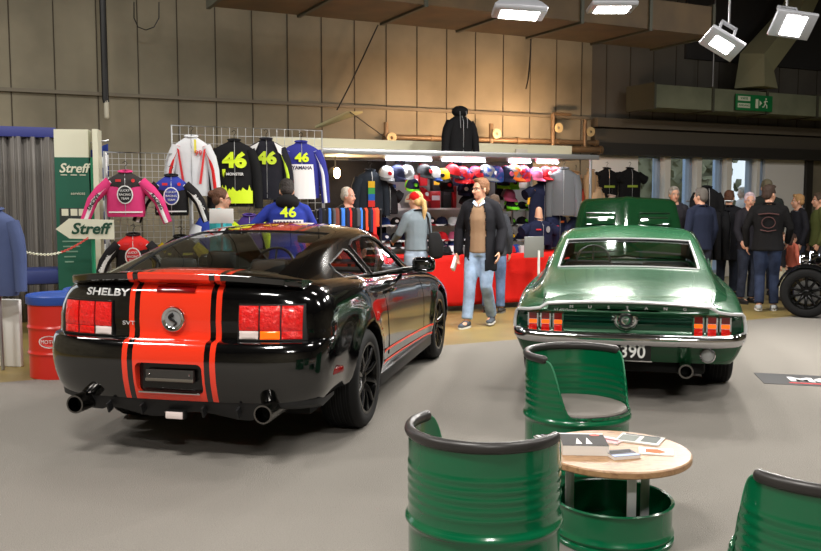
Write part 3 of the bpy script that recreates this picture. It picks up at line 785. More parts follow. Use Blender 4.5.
    rings(bm, rs); obj('decklid_lip', bm, P, root)
    fnr = lambda v: V((v.x, C.rear_y(v.x, min(v.z, .715))-.012-(-v.y)*.3, v.z))
    for ch, x in zip('MUSTANG', [-.42+.14*i for i in range(7)]):
        text('deck_letter', ch, .032, SILVER, root, (x, 0, .756), fn=lambda v: V((v.x, C.rear_y(v.x, .71)-.038+v.y*.3, v.z)), sx=1.2, ext=.004)
    text('fender_script', 'GT 390 Mustang', .026, SILVER, root, (-.47, 0, .728), fn=lambda v: V((v.x, C.rear_y(v.x, .70)-.022+v.y*.3, v.z)), shear=.2, ext=.003)
    # concave tail panel: darker inset
    panel = [(-.80, .585), (-.80, .705)]+[(x, .715) for x in (-.6, -.3, 0, .3, .6)]+[(.80, .705), (.80, .585)]
    bm = B(); g = []
    for j in range(9):
        z = .578+.135*j/8; g.append([V((x, C.rear_y(x, z)-.003+.012*math.sin(PI*j/8)*0, z)) for x in [-.84+1.68*i/40 for i in range(41)]])
    sheet(bm, g); obj('tail_panel', bm, P2, root)
    bm = B(); rs = [[V((x, C.rear_y(x, .64)-.004, .655)), V((x, C.rear_y(x, .64)-.026, .645)), V((x, C.rear_y(x, .64)-.004, .625))] for x in [-.50+i*.05 for i in range(21)]]
    rings(bm, rs); obj('tail_rib', bm, P2, root)
    # three-bar lamps
    for sg in (-1, 1):
        for k in range(3):
            x = sg*(.525+.098*k); w = .030
            y = C.rear_y(x, .64)
            bm = B(); prism(bm, rrect(x-w-.012, x+w+.012, .545, .728, .012), y-.028, y+.02); hs = obj('tail_lamp', bm, CHROME, root)
            for z0, z1, m, nm in ((.646, .718, LENS_DARK, 'lens'), (.610, .640, LENS_AMBER, 'lens'), (.556, .604, LENS_RED, 'lens')):
                bm = B(); prism(bm, rrect(x-w, x+w, z0, z1, .006), y-.037, y-.02); obj(nm, bm, m, hs)
    # fuel cap
    y = C.rear_y(0, .655); e = MX.Translation((-.01, y-.004, .655)) @ MX.Rotation(PI/2, 4, 'X')
    bm = B(); lathe(bm, [(.095, 0), (.09, .012), (.075, .02), (.062, .02), (.06, .045), (.05, .052), (.046, .045), (.03, .043), (0, .045)], 36, e); cap = obj('fuel_cap', bm, CHROME, root)
    bm = B(); lathe(bm, [(.05, .0465), (.034, .0465), (.034, .05), (.05, .0505)], 32, e); obj('cap_ring', bm, mat('cap_dark', (35, 38, 40), .3), cap)
    bm = B()
    for a in range(4): tube(bm, [e @ V((.078*math.cos(a*PI/2), .078*math.sin(a*PI/2), .012)), e @ V((.112*math.cos(a*PI/2), .112*math.sin(a*PI/2), .004))], [.014, .003], 8)
    obj('cap_bezel', bm, CHROME, cap)
    bm = B(); tube(bm, [e @ V(p) for p in ((-.022, .004, .05), (-.008, .012, .052), (.008, .006, .052), (.02, .012, .05))], .005, 6)
    for q in (-.012, -.003, .010, .017): tube(bm, [e @ V((q, .006, .05)), e @ V((q-.004, -.014, .05))], .0025, 5)
    obj('cap_emblem', bm, CHROME, cap)
    # bumper
    bm = B(); rs = []
    path = []
    for i in range(49):
        t = -1+2*i/48; a = t*1.28
        x = .90*math.sin(a)/math.sin(1.28)*1.0; path.append((x, abs(t)))
    pts = []
    for i in range(61):
        t = -1+2*i/60
        if abs(t) < .8: x = t/.8*.76; y = -1.175+.03*(abs(t)/.8)**3
        else:
            q = (abs(t)-.8)/.2*PI/2*1.0; x = math.copysign(.76+.095*math.sin(q), t); y = -1.145+.24*(1-math.cos(q))
        pts.append((x, y, .518+.028*max(0, (abs(x)-.6)/.3)**1.5))
    for i, (x, y, z) in enumerate(pts):
        p0, p1 = pts[max(0, i-1)], pts[min(60, i+1)]; d = V((p1[0]-p0[0], p1[1]-p0[1], 0)).normalized(); n = V((d.y, -d.x, 0))
        if n.y > 0 and abs(x) < .8: n = -n
        pr = [(-.02, .048), (.012, .048), (.026, .034), (.034, .012), (.034, -.012), (.026, -.034), (.012, -.046), (-.02, -.046)]
        rs.append([V((x, y, z))+n*a+V((0, 0, b)) for a, b in pr])
    rings(bm, rs); obj('rear_bumper', bm, CHROME, root, smooth=50)
    # plate
    t = obj('number_plate', (lambda b: (box(b, (-.02, -1.165, .425), (.40, .014, .135), bev=.004), b)[1])(B()), mat('plate_black', (12, 12, 13), .35), root)
    text('plate_digits', '390', .135, WHITEP, t, (.045, -1.174, .423), sx=.95, bold=.002)
    bm = B()
    for z in (.352, .50): box(bm, (-.02, -1.168, z-.002), (.42, .016, .008))
    bm.free(); bm = B(); box(bm, (-.02, -1.17, .356), (.42, .012, .008)); obj('plate_frame', bm, CHROME, t)
    # valance, reverse lamp, exhausts
    for sg in (-1, 1):
        e = MX.Translation((sg*.60, C.rear_y(.6, .40)-.002, .40)) @ MX.Rotation(PI/2, 4, 'X')
        bm = B(); lathe(bm, [(.058, 0), (.058, .025), (.05, .032), (.046, .026)], 28, e); rl = obj('reverse_lamp', bm, CHROME, root)
        bm = B(); lathe(bm, [(.047, .02), (.035, .032), (0, .038)], 28, e); obj('reverse_lens', bm, mat('clear_lens_grey', (200, 202, 205), .12, coat=.6), rl)
        e = MX.Translation((sg*.44, -1.14, .285)) @ MX.Rotation(-PI/2, 4, 'X')
        bm = B(); lathe(bm, [(.042, 0), (.055, 0), (.056, .02), (.05, .32), (.042, .32), (.042, .02)], 24, e); ex = obj('exhaust', bm, mat('dark_chrome', (110, 108, 106), .18, 1), root)
        bm = B(); lathe(bm, [(0, .1), (.044, .1), (.044, .12), (0, .12)], 20, e); obj('exhaust_bore', bm, mat('matt_black', (6, 6, 6), .9), ex)  # near-black disc inside the tailpipe
        for y in (0, 2.74): wheel(root, sg*.765, y, .325, .325, .225, sg, .195, mat('grey_rim', (120, 122, 125), .3, .9), 5)
    bm = B(); box(bm, (0, -.35, .27), (1.2, 1.1, .1), bev=.03); obj('under_tray', bm, mat('matt_black', (6, 6, 6), .9), root)  # near-black tray beneath the tail
    bm = B(); tube(bm, [(-.66, 0, .31), (.66, 0, .31)], .05, 10); obj('rear_axle', bm, mat('matt_black', (6, 6, 6), .9), root)
    # open bonnet, hinged at the cowl
    tilt = R(37); L = 1.16; bm = B(); top = []; bot = []
    for j in range(19):
        v = L*j/18; rt, rb = [], []
        for i in range(25):
            a = -1+2*i/24; hw = .64-.09*(v/L)**1.5; x = a*hw
            h = .035*(1-a*a)+.018*math.exp(-(a/.10)**2)-.03*(abs(a) > .97)-.05*(max(0, v/L-.9)/.1)**2
            p = lambda h: V((x, 2.24+v*math.cos(tilt)-h*math.sin(tilt), .915+v*math.sin(tilt)+h*math.cos(tilt)))
            rt.append(p(h)); rb.append(p(h-.03))
        top.append(rt); bot.append(rb)
    v1 = sheet(bm, top); v2 = sheet(bm, bot)
    for a, b in ((v1, v2),):
        for j in range(18):
            for i in (0, 24): bm.faces.new((a[j][i], a[j+1][i], b[j+1][i], b[j][i]))
        for i in range(24):
            for j in (0, 18): bm.faces.new((a[j][i], a[j][i+1], b[j][i+1], b[j][i]))
    hood = obj('bonnet', bm, PH, root)
    rotm = MX.Translation((0, 2.24, .915)) @ MX.Rotation(tilt, 4, 'X')
    for sg in (-1, 1):
        bm = B(); box(bm, (0, 0, 0), (.34, .20, .04), bev=.015); bm.transform(rotm @ MX.Translation((sg*.31, .62, .055))); sc = obj('bonnet_scoop', bm, PH, hood)
        bm = B(); box(bm, (0, .11, .01), (.34, .012, .03)); box(bm, (0, .02, .024), (.30, .012, .006)); bm.transform(rotm @ MX.Translation((sg*.31, .62, .055))); obj('scoop_trim', bm, CHROME, sc)
        bm = B(); tube(bm, [(sg*.55, 2.30, .88), (sg*.56, 2.9, .86), (sg*.54, 3.0, 1.46)], .008, 6); obj('bonnet_hinge', bm, BLACKP, hood)
    bm = B(); box(bm, (0, 2.9, .62), (.55, .7, .28), bev=.05); lathe(bm, [(.0, .92), (.18, .92), (.2, .90), (.2, .84), (0, .84)], 24, MX.Translation((0, 2.9, -.08))); obj('engine', bm, mat('engine_grey', (60, 62, 66), .4, .5), root)
    bm = B(); box(bm, (0, 1.05, .24), (1.36, 2.3, .05)); obj('cabin_floor', bm, mat('carpet_black', (15, 15, 16), .9), root)
    seats(root, 1.15, .30, head=False); cockpit(root, 0, 2.05, .90, -.36)
    bm = B(); box(bm, (0, .35, .80), (1.3, .7, .05), bev=.02); obj('parcel_shelf', bm, DARKLEATHER, root)
    bm = B(); box(bm, (0, 1.98, 1.13), (.22, .03, .06), bev=.015); obj('rear_view_mirror', bm, BLACKP, root)
    return C, root
CG, green_root = green_car()
# ------------------------------------------------------------------ oil drums: chairs, table, red barrels
DG = mat('drum_green', (0, 92, 56), .22, coat=.5); PAD = mat('black_pad', (44, 41, 40), .38); SEATG = mat('seat_grey', (118, 112, 106), .7)
RD = .285
def drum_prof(z0, z1, hoops, r=RD):
    zs = [z0]; n = int((z1-z0)/.008)
    out = []
    for i in range(n+1):
        z = z0+(z1-z0)*i/n; rr = r
        for h, a, w in hoops: rr += a*math.exp(-((z-h)/w)**2)
        out.append((rr, z))
    return out
HOOPS = [(.40, .014, .014), (.13, .012, .014)]+[(.47+.035*i, .0035, .01) for i in range(5)]
def drum_chair(label, loc, open_dir, group='green oil drum armchairs'):
    t = thing('drum_chair', label, 'chair', loc, open_dir, group)      # the opening faces local +Y
    def top(phi):           # wall height, phi measured from the opening's middle
        a = abs(phi); a0, a1 = R(46), R(84)
        if a < a0: return .43
        if a > a1: return .725
        q = (a-a0)/(a1-a0); q = q*q*(3-2*q); return .43+.295*q*q*(3-2*q)
    n = 200; bm = B(); prof = drum_prof(.012, .725, HOOPS)
    grid = []
    for k in range(n+1):
        phi = -PI+2*PI*k/n; h = top(phi); col = []
        for r, z in prof:
            zz = min(z, h); col.append(V((r*math.sin(phi), r*math.cos(phi), zz)))
        grid.append(col)
    sheet(bm, grid); bmesh.ops.remove_doubles(bm, verts=bm.verts, dist=1e-4); bmesh.ops.dissolve_degenerate(bm, edges=bm.edges, dist=1e-4)
    me = evaluated(to_mesh(bm), [('SOLIDIFY', dict(thickness=.008, offset=-1))])
    obj('drum_shell', me, DG, t, smooth=50)
    bm = B(); lathe(bm, [(RD+.003, 0), (RD+.010, .004), (RD+.010, .02), (RD+.001, .026), (RD-.012, .012), (RD-.02, .03), (0, .03)], 64); obj('bottom_rim', bm, DG, t)
    bm = B(); lathe(bm, [(0, .425), (RD-.012, .425), (RD-.010, .435), (RD-.018, .449), (RD-.05, .453), (0, .456)], 64); s = obj('seat', bm, SEATG, t)
    bm = B(); lathe(bm, [(RD-.011, .42), (RD-.006, .428), (RD-.012, .440), (RD-.02, .42)], 64); obj('seat_edge', bm, PAD, s)
    pts = [((RD-.004)*math.sin(R(a)), (RD-.004)*math.cos(R(a)), .732) for a in range(84, 277, 4)]
    bm = B(); tube(bm, pts, [(.019, .022)]*len(pts), 12, round_ends=True); obj('armrest_pad', bm, PAD, t, smooth=60)
    # bright cut edge of the sheet metal
    e = []
    for s in (-1, 1):
        bm = B(); tube(bm, [((RD-.002)*math.sin(s*R(a)), (RD-.002)*math.cos(R(a)), top(R(a))+.001) for a in range(44, 86, 2)], .0045, 6); obj('edge_trim', bm, mat('edge_green', (60, 130, 96), .3), t)
    return t
drum_chair('green oil drum chair behind the round table, its grey seat visible', (.925, 4.87, 0), R(180+35))
drum_chair('green oil drum chair left of the round table, turned with its back to the camera', (.277, 3.28, 0), R(-35))
drum_chair('green oil drum chair at the lower right, cut by the edge of the photo', (1.345, 2.80, 0), R(27))

TX, TY, TR = .955, 4.09, .27
t = thing('drum_table', 'low round wooden table on a short green oil drum', 'table', (TX, TY, 0))
bm = B(); pr = drum_prof(.012, .175, [(.045, .010, .012)], TR); lathe(bm, pr+[(TR+.008, .178), (TR+.010, .184), (TR+.004, .190), (TR-.006, .186), (TR-.008, .170), (TR-.008, .03), (0, .03)], 72); obj('drum_base', bm, DG, t)
bm = B(); lathe(bm, [(TR+.003, 0), (TR+.010, .004), (TR+.010, .02), (TR, .026)], 64); obj('bottom_rim', bm, DG, t)
def wood():
    m = mat('plywood_top', (196, 158, 118), .42); nt = m.node_tree; b = nt.nodes['Principled BSDF']
    tc = nt.nodes.new('ShaderNodeTexCoord'); mp = nt.nodes.new('ShaderNodeMapping'); mp.inputs['Scale'].default_value = (3, 11, 6); mp.inputs['Rotation'].default_value = (0, 0, R(25))
    n = nt.nodes.new('ShaderNodeTexNoise'); n.inputs['Scale'].default_value = 2.2; n.inputs['Detail'].default_value = 8; n.inputs['Distortion'].default_value = 2.5
    r = nt.nodes.new('ShaderNodeValToRGB'); e = r.color_ramp.elements
    e[0].position = .3; e[0].color = lin((120, 84, 56)); e[1].position = .52; e[1].color = lin((172, 134, 96)); q = e.new(.75); q.color = lin((140, 102, 70))
    nt.links.new(tc.outputs['Object'], mp.inputs[0]); nt.links.new(mp.outputs[0], n.inputs[0]); nt.links.new(n.outputs['Fac'], r.inputs[0]); nt.links.new(r.outputs[0], b.inputs['Base Color']); return m
TZ = .415; TT = .352
bm = B(); lathe(bm, [(0, TZ-.034), (TT-.006, TZ-.034), (TT, TZ-.028), (TT, TZ-.006), (TT-.006, TZ), (0, TZ)], 96); obj('tabletop', bm, wood(), t)
for a in (-80, 30, 160):
    x, y = .205*math.cos(R(a)), .205*math.sin(R(a)); bm = B(); box(bm, (x, y, (TZ-.03+.04)/2), (.042, .008, TZ-.06), bev=.002)
    lg = obj('leg', bm, mat('leg_grey', (200, 200, 202), .4, .2), t)
    bm = B(); box(bm, (x, y-.02, TZ-.038), (.06, .06, .006)); box(bm, (x, y-.02, .036), (.06, .06, .006)); obj('leg_plate', bm, STEEL, lg, smooth=0)
PAPER = mat('paper_white', (235, 233, 230), .5)
def mag(label, px, py, w, d, h, rz, z, cover, marks, name='magazine', group='printed matter on the drum table'):
    p = at(px, py, 1); dd = ray(px, py); q = V((0, 0, EYE))+dd*((z-EYE)/dd.z)
    t = thing(name, label, 'magazine' if name == 'magazine' else name, (q.x, q.y, z), R(rz), group)
    bm = B(); box(bm, (0, 0, h/2), (w, d, h)); obj('pages', bm, PAPER, t, smooth=0)
    bm = B(); box(bm, (0, 0, h+.0006), (w, d, .0012)); obj('cover', bm, cover, t, smooth=0)
    for nm, poly, m in marks:
        bm = B(); prism(bm, [(a*w, b*d) for a, b in poly], h+.0012, h+.0018, lambda a, b, d_: V((a, b, d_))); obj(nm, bm, m, t, smooth=0)
    return t
def rect(a, b, c, d): return [(a, b), (c, b), (c, d), (a, d)]
cv = lambda r, g, b: mat('cover_%d_%d_%d' % (r, g, b), (r, g, b), .65, spec=.25)
oval = lambda x, y, a, b: [(x+a*math.cos(k*PI/8), y+b*math.sin(k*PI/8)) for k in range(16)]
Z = TZ+.001
mag('thick white stack with a dark cover showing white peaks, on the left of the table', 583, 449, .21, .215, .045, -4, Z, cv(50, 47, 46),
    [('cover_picture', [(-.2, -.35), (-.13, .1), (-.06, -.35)], PAPER), ('cover_picture', [(.02, -.35), (.09, .15), (.16, -.35)], PAPER), ('cover_logo', oval(.3, .38, .11, .08), cv(225, 90, 80)), ('cover_stripe', rect(-.5, .44, .5, .5), PAPER)])
mag('dark striped leaflet at the left rim of the table', 548, 440, .07, .15, .006, 24, Z, cv(60, 58, 60), [('cover_stripe', rect(-.35, -.5, -.1, .5), PAPER), ('cover_stripe', rect(.1, -.5, .25, .5), cv(150, 150, 155))])
mag('magazine with a black and blue cover in front of the thick stack', 622, 456, .13, .105, .014, 14, Z, cv(96, 92, 100), [('cover_picture', [(-.45, -.1), (.4, .1), (.45, .4), (-.4, .35)], cv(40, 38, 40)), ('cover_stripe', rect(-.5, -.48, .5, -.2), cv(170, 185, 225))])
mag('open brochure with grey pictures at the back right of the table', 640, 440, .21, .15, .005, -28, Z, cv(205, 205, 200), [('cover_picture', rect(-.45, -.4, -.05, .3), cv(120, 125, 118)), ('cover_picture', rect(.05, -.3, .42, .4), cv(90, 96, 92)), ('cover_stripe', rect(-.4, .36, .4, .46), cv(40, 40, 42))])
mag('white leaflet with an orange blotch on the right side of the table', 656, 452, .155, .11, .003, -14, Z, cv(238, 232, 226), [('cover_picture', [(-.3, -.25), (.1, -.35), (.3, -.05), (.05, .3), (-.3, .25)], cv(232, 96, 40))], name='leaflet')
mag('pink striped leaflet behind the thick stack', 606, 440, .16, .10, .004, -38, Z, cv(220, 170, 172), [('cover_stripe', rect(-.4, -.1, .4, .1), cv(120, 60, 70)), ('cover_stripe', rect(-.4, .25, .4, .4), PAPER)], name='leaflet')

def red_barrel(label, loc):
    t = thing('oil_barrel', label, 'barrel', loc, 0, 'red oil barrels with blue lids'); r = .275; RB = mat('barrel_red', (205, 42, 30), .3); BB = mat('barrel_blue', (42, 78, 160), .4)
    bm = B(); lathe(bm, [(0, 0), (r, 0)]+drum_prof(.004, .66, [(.22, .012, .014), (.45, .012, .014)], r)+[(r+.008, .665), (r+.008, .675), (0, .675)], 56); obj('barrel_body', bm, RB, t)
    bm = B(); lathe(bm, [(r+.012, .655), (r+.016, .66), (r+.016, .725), (r+.006, .735), (r-.02, .735), (r-.03, .722), (0, .722)], 56); obj('barrel_lid', bm, BB, t)
    bm = B(); pts = oval(0, 0, .10, .055); a0 = math.atan2(-7.9, 3.0)+.12-.48
    f = lambda a, b, d: V(((r+d)*math.cos(a0+a/r), (r+d)*math.sin(a0+a/r), .335+b)); prism(bm, pts, .0, .004, f); l = obj('barrel_label', bm, WHITEP, t, smooth=0)
    bm = B(); prism(bm, oval(0, 0, .088, .045), .003, .006, f); obj('label_oval', bm, mat('label_red', (214, 60, 56), .4), l, smooth=0)
    me = text_mesh('MOTUL', .045, .001); me.transform(FACE_BACK)
    for v in me.vertices: v.co = f(v.co.x, v.co.z, .0075-v.co.y)
    obj('label_lettering', me, WHITEP, l, smooth=0)
    return t
red_barrel('front red oil barrel with blue lid and white oval logo left of the black coupe', (-3.16, 7.98, 0))
red_barrel('rear red oil barrel, only its blue lid showing behind the front barrel', (-3.03, 8.5, 0))
# ------------------------------------------------------------------ people
def etube(bm, pts, n=14, xdir=(1, 0, 0), ends=True):       # pts: (point, rx, ry)
    return tube(bm, [p for p, a, b in pts], [(a, b) for p, a, b in pts], n, xdir=xdir, round_ends=ends)
def hand(bm, w, d, side, nrm, curl=.5):        # wrist, direction of the fingers, direction of the thumb, direction the palm faces
    d, side, nrm = V(d).normalized(), V(side).normalized(), V(nrm).normalized()
    tube(bm, [w-d*.02, w+d*.03, w+d*.085], [(.025, .018), (.036, .016), (.040, .014)], 10, xdir=side, round_ends=True)
    for k, L in enumerate((.070, .080, .074, .058)):
        b = w+d*.085+side*(.030-.020*k); dd = d; p = [b-d*.02, b]
        for j in range(3):
            dd = (dd+nrm*curl*.55).normalized(); p.append(p[-1]+dd*L*(.42, .33, .25)[j])
        tube(bm, p, [.0095, .0095, .0088, .0082, .007], 8, round_ends=True)
    b = w+d*.025+side*.026; tube(bm, [b, b+(side*.7+d*.7+nrm*.3)*.035, b+(side*.55+d*1.1+nrm*.6)*.06], [.013, .011, .0085], 8, round_ends=True)
def person(label, loc, heading, H=1.75, top=(40, 42, 50), top_name='jacket', hem=.84, pants=(40, 44, 56), shoes=(40, 38, 36), hair=(70, 50, 35), hair_kind='short',
           skin=(214, 160, 132), armL=None, armR=None, legs=None, yaw=0, pitch=0, voxel=.011, wide=1.0, sleeve=True, name='person', shirt=None, collar=None, sole=None, lean=0, open_coat=0, coat_len=None, group=None, hand_curl=.5):
    """heading 0 faces +Y; arms are (elbow, wrist) for the right (+X) and left side, in a frame of 1.75 m height."""
    root = thing(name, label, 'person', loc, heading, group); root.scale = (H/1.75,)*3
    SK = mat('skin_%d' % skin[0], skin, .5, bump=(30, .05))
    LM = MX.Rotation(-lean, 4, 'X'); hip0 = V((0, 0, .9))
    L = lambda p: LM @ (V(p)-hip0)+hip0
    aR = armR or ((.235, -.03, 1.14), (.225, .05, .89)); aL = armL or ((-.235, -.03, 1.14), (-.225, .05, .89))
    lg = legs or (((.10, .02, .48), (.105, 0, .085)), ((-.10, .02, .48), (-.105, 0, .085)))
    shR, shL = L((.165*wide, -.012, 1.395)), L((-.165*wide, -.012, 1.395))
    torso = [(L((0, 0, .95)), .140*wide, .095), (L((0, 0, 1.0)), .145*wide, .10), (L((0, 0, 1.08)), .140*wide, .10), (L((0, .005, 1.25)), .160*wide, .115), (L((0, -.005, 1.36)), .165*wide, .105), (L((0, -.01, 1.44)), .10, .075)]
    hc = L((0, .015, 1.60)); HM = MX.Translation(hc) @ MX.Rotation(yaw, 4, 'Z') @ MX.Rotation(-pitch, 4, 'X')
    h = lambda x, y, z: HM @ V((x, y, z))
    bm = B(); etube(bm, torso)
    tube(bm, [L((0, -.02, 1.40)), L((0, -.005, 1.50)), h(0, -.01, -.04)], [.066, .054, .054], 12, round_ends=True)
    R3 = HM.to_3x3().to_4x4()
    ball(bm, h(0, -.012, .035), (.074, .092, .092), 18, mx=R3); ball(bm, h(0, .028, -.040), (.058, .060, .072), 16, mx=R3)
    ball(bm, h(0, .060, -.088), (.028, .024, .022), 12, mx=R3); ball(bm, h(0, .070, .022), (.05, .018, .013), 12, mx=R3)
    tube(bm, [h(0, .082, .010), h(0, .098, -.018), h(0, .100, -.034)], [.009, .012, .017], 8, round_ends=True)
    for s in (-1, 1):
        ball(bm, h(s*.074, -.008, -.012), (.011, .020, .030), 10, mx=R3); ball(bm, h(s*.038, .055, -.028), (.02, .02, .016), 10, mx=R3)
    for (e, w), sh, s in ((aR, shR, 1), (aL, shL, -1)):
        e, w = V(e), V(w); tube(bm, [sh, (sh+e)/2, e, (e+w)/2, w], [.050, .046, .039, .037, .027], 12, round_ends=True)
        d = (w-e).normalized(); nrm = V((-s, .25, 0)); nrm = (nrm-d*nrm.dot(d)).normalized(); th = V((0, 1, 0)); th = (th-d*th.dot(d)-nrm*th.dot(nrm))
        th = th.normalized() if th.length > .1 else d.cross(nrm)
        hand(bm, w, d, th, nrm, hand_curl)
    for (k, a), s in zip(lg, (1, -1)):
        k, a = V(k), V(a); hp = V((s*.085, 0, .88)); tube(bm, [hp, (hp+k)/2, k, (k*.6+a*.4)+V((0, -.015, 0)), a], [.085, .075, .055, .053, .038], 12, round_ends=True)
        ball(bm, a+V((0, .05, -.045)), (.038, .11, .036), 12)
    bo = obj('body', blob(bm, voxel, 3), SK, root, smooth=180)
    # face
    for s in (-1, 1):
        bm = B(); ball(bm, h(s*.031, .068, .000), (.013, .010, .008), 10, mx=R3); ey = obj('eye', bm, mat('eye_white', (225, 222, 215), .3), bo)
        bm = B(); ball(bm, h(s*.031, .0765, .000), (.006, .004, .006), 8, mx=R3); obj('iris', bm, mat('eye_dark', (45, 34, 28), .3), ey)
        bm = B(); tube(bm, [h(s*.015, .086, .019), h(s*.034, .082, .025), h(s*.052, .070, .018)], [.003, .004, .003], 6); obj('eyebrow', bm, mat('hair_%d_%d' % hair[:2], hair, .7), bo)
    bm = B(); tube(bm, [h(-.023, .080, -.060), h(0, .090, -.058), h(.023, .080, -.060)], [(.004, .004), (.007, .005), (.004, .004)], 8, round_ends=True); obj('mouth', bm, mat('lips', (170, 95, 85), .5), bo)
    # hair
    HMAT = mat('hairmat_%d_%d' % hair[:2], hair, .65, bump=(60, .8))
    bm = B()
    if hair_kind != 'none':
        ball(bm, h(0, -.022, .052), (.082, .094, .088), 18, mx=R3); ball(bm, h(0, -.055, .0), (.077, .056, .075), 16, mx=R3)
        for s in (-1, 1): ball(bm, h(s*.066, .012, .03), (.016, .03, .035), 10, mx=R3)
        if hair_kind == 'short': ball(bm, h(.01, .045, .105), (.055, .035, .028), 12, mx=R3)
        if hair_kind == 'long':
            tube(bm, [h(0, -.07, .02), h(0, -.09, -.10), h(0, -.085, -.22)], [(.075, .05), (.09, .045), (.07, .025)], 12, xdir=R3.to_3x3() @ V((1, 0, 0)), round_ends=True)
        if hair_kind == 'bun': ball(bm, h(0, -.115, .06), .045, 12)
        if hair_kind == 'pony':
            tube(bm, [h(0, -.095, .03), h(.0, -.14, .0), h(.01, -.15, -.12), h(.015, -.13, -.26)], [.028, .034, .036, .012], 10, round_ends=True)
        if hair_kind == 'bald_top':
            bm.free(); bm = B()
            for s in (-1, 1): ball(bm, h(s*.064, -.015, .03), (.022, .055, .055), 10, mx=R3)
            ball(bm, h(0, -.058, .01), (.076, .055, .075), 12, mx=R3); ball(bm, h(0, -.028, .072), (.076, .080, .062), 14, mx=R3)
        obj('hair', blob(bm, .010, 2), HMAT, root, smooth=180)
    # clothes
    TM = cloth(top)
    bm = B(); g = .016; low = coat_len or hem
    tp = [(L((0, 0, low)) if low > .6 else V((0, 0, low)), (.175 if low < .9 else .158)*wide+g, .125+g)]
    if low < .80: tp.append((L((0, 0, .86)), .165*wide+g, .12+g))
    tp += [(L((0, 0, .98)), .158*wide+g, .115+g), (L((0, 0, 1.10)), .148*wide+g, .108+g), (L((0, .005, 1.25)), .165*wide+g, .118+g), (L((0, -.005, 1.36)), .170*wide+g, .108+g), (L((0, -.01, 1.425)), .12+g, .08+g), (L((0, -.012, 1.455)), .078, .068), (L((0, -.008, 1.492)), .066, .060)]
    etube(bm, tp, ends=False)
    for (e, w), sh in ((aR, shR), (aL, shL)):
        e, w = V(e), V(w); end = w if sleeve else e*.85+sh*.15
        pts = [sh, (sh+e)/2, e]+([(e+w)/2, w-(w-e).normalized()*.005] if sleeve else [])
        tube(bm, pts, [.062, .059, .054]+([.050, .041] if sleeve else []), 12, round_ends=True)
    tube(bm, [shR+V((-.01, 0, .012)), L((.06, -.02, 1.452)), L((-.06, -.02, 1.452)), shL+V((.01, 0, .012))], [.05, .052, .052, .05], 12, round_ends=True)
    me = blob(bm, .014, 4)
    if open_coat:
        b2 = bmesh.new(); b2.from_mesh(me)
        bmesh.ops.delete(b2, geom=[f for f in b2.faces if (lambda c: c.y > .02 and abs(c.x) < open_coat*(1.0 if c.z < 1.3 else max(.25, 1-(c.z-1.3)*3)) and f.normal.y > -.3)(f.calc_center_median())], context='FACES')
        b2.to_mesh(me); b2.free()
        me = evaluated(me, [('SOLIDIFY', dict(thickness=.014, offset=1))])
        bm = B(); etube(bm, [(p, a-g*1.0, b-g*.2) for p, a, b in tp if p.z > .8], ends=False)
        obj('sweater', blob(bm, .014, 3), cloth(shirt), root, smooth=180)
    jk = obj(top_name, me, TM, root, smooth=180)
    cm = cloth(collar or top)
    bm = B(); c = L((0, -.008, 1.455)); tube(bm, [c+V((.082*math.sin(R(a)), .070*math.cos(R(a)), -.030*math.cos(R(a)))) for a in range(20, 341, 20)], [(.012, .026)]*17, 8, xdir=(0, 0, 1)); obj('collar', bm, cm, jk)
    PM = mat('denim_%d_%d_%d' % tuple(pants), pants, .85, spec=.15, vary=(tuple(min(255, int(v*1.35+8)) for v in pants), 7, .35, .75))
    bm = B(); etube(bm, [(V((0, 0, .83)), .170*wide, .126), (V((0, 0, .93)), .168*wide, .122), (V((0, 0, .99)), .150*wide, .108)], ends=False)
    for (k, a), s in zip(lg, (1, -1)):
        k, a = V(k), V(a); hp = V((s*.085, 0, .88)); tube(bm, [hp, (hp+k)/2, k, k*.5+a*.5+V((0, -.012, 0)), a+V((0, -.005, .01))], [.102, .092, .073, .069, .066], 12, round_ends=False)
    obj('trousers', blob(bm, .014, 3), PM, root, smooth=180)
    for (k, a), s in zip(lg, (1, -1)):
        a = V(a); bm = B(); fd = V((s*.12, 1, 0)).normalized()
        tube(bm, [a+V((0, -.055, -.045)), a+V((0, -.01, -.035)), a+fd*.09+V((0, 0, -.048)), a+fd*.165+V((0, 0, -.056))], [(.036, .036), (.044, .046), (.047, .034), (.036, .024)], 12, xdir=(1, 0, 0), round_ends=True)
        sh = obj('shoe', bm, cloth(shoes), root, smooth=60)
        bm = B(); ol = [a+V((0, -.085, 0)), a+V((.04, -.05, 0)), a+V((.045, .03, 0)), a+fd*.10+V((.05, 0, 0)), a+fd*.17+V((.03, 0, 0)), a+fd*.20, a+fd*.17+V((-.03, 0, 0)), a+fd*.10+V((-.05, 0, 0)), a+V((-.045, .03, 0)), a+V((-.04, -.05, 0))]
        rings(bm, [[V((p.x, p.y, a.z-q)) for p in ol] for q in (.085, .066)]); obj('sole', bm, mat('sole_%d' % (sole or (30, 28, 27))[0], sole or (30, 28, 27), .7), sh, smooth=60)
    root['_h'] = 0; del root['_h']
    return root, HM, L
def glasses(root, HM):
    h = lambda x, y, z: HM @ V((x, y, z)); bm = B()
    for s in (-1, 1):
        tube(bm, [h(s*.034+.024*math.cos(a*PI/6), .094, .017*math.sin(a*PI/6)) for a in range(13)], .0025, 6, closed=True)
        tube(bm, [h(s*.058, .094, .005), h(s*.078, .06, .006), h(s*.080, -.02, -.002)], .0025, 6)
    tube(bm, [h(-.01, .096, .004), h(.01, .096, .004)], .0025, 6); obj('glasses', bm, mat('glasses_frame', (40, 36, 34), .35), root)
def px(pxl, Y): return (pxl-410.5)/FPX*Y
def walk(fwd=.28):
    return (((.09, .12, .49), (.10, fwd*.8, .085)), ((-.09, .06, .48), (-.085, -fwd*.75, .10)))

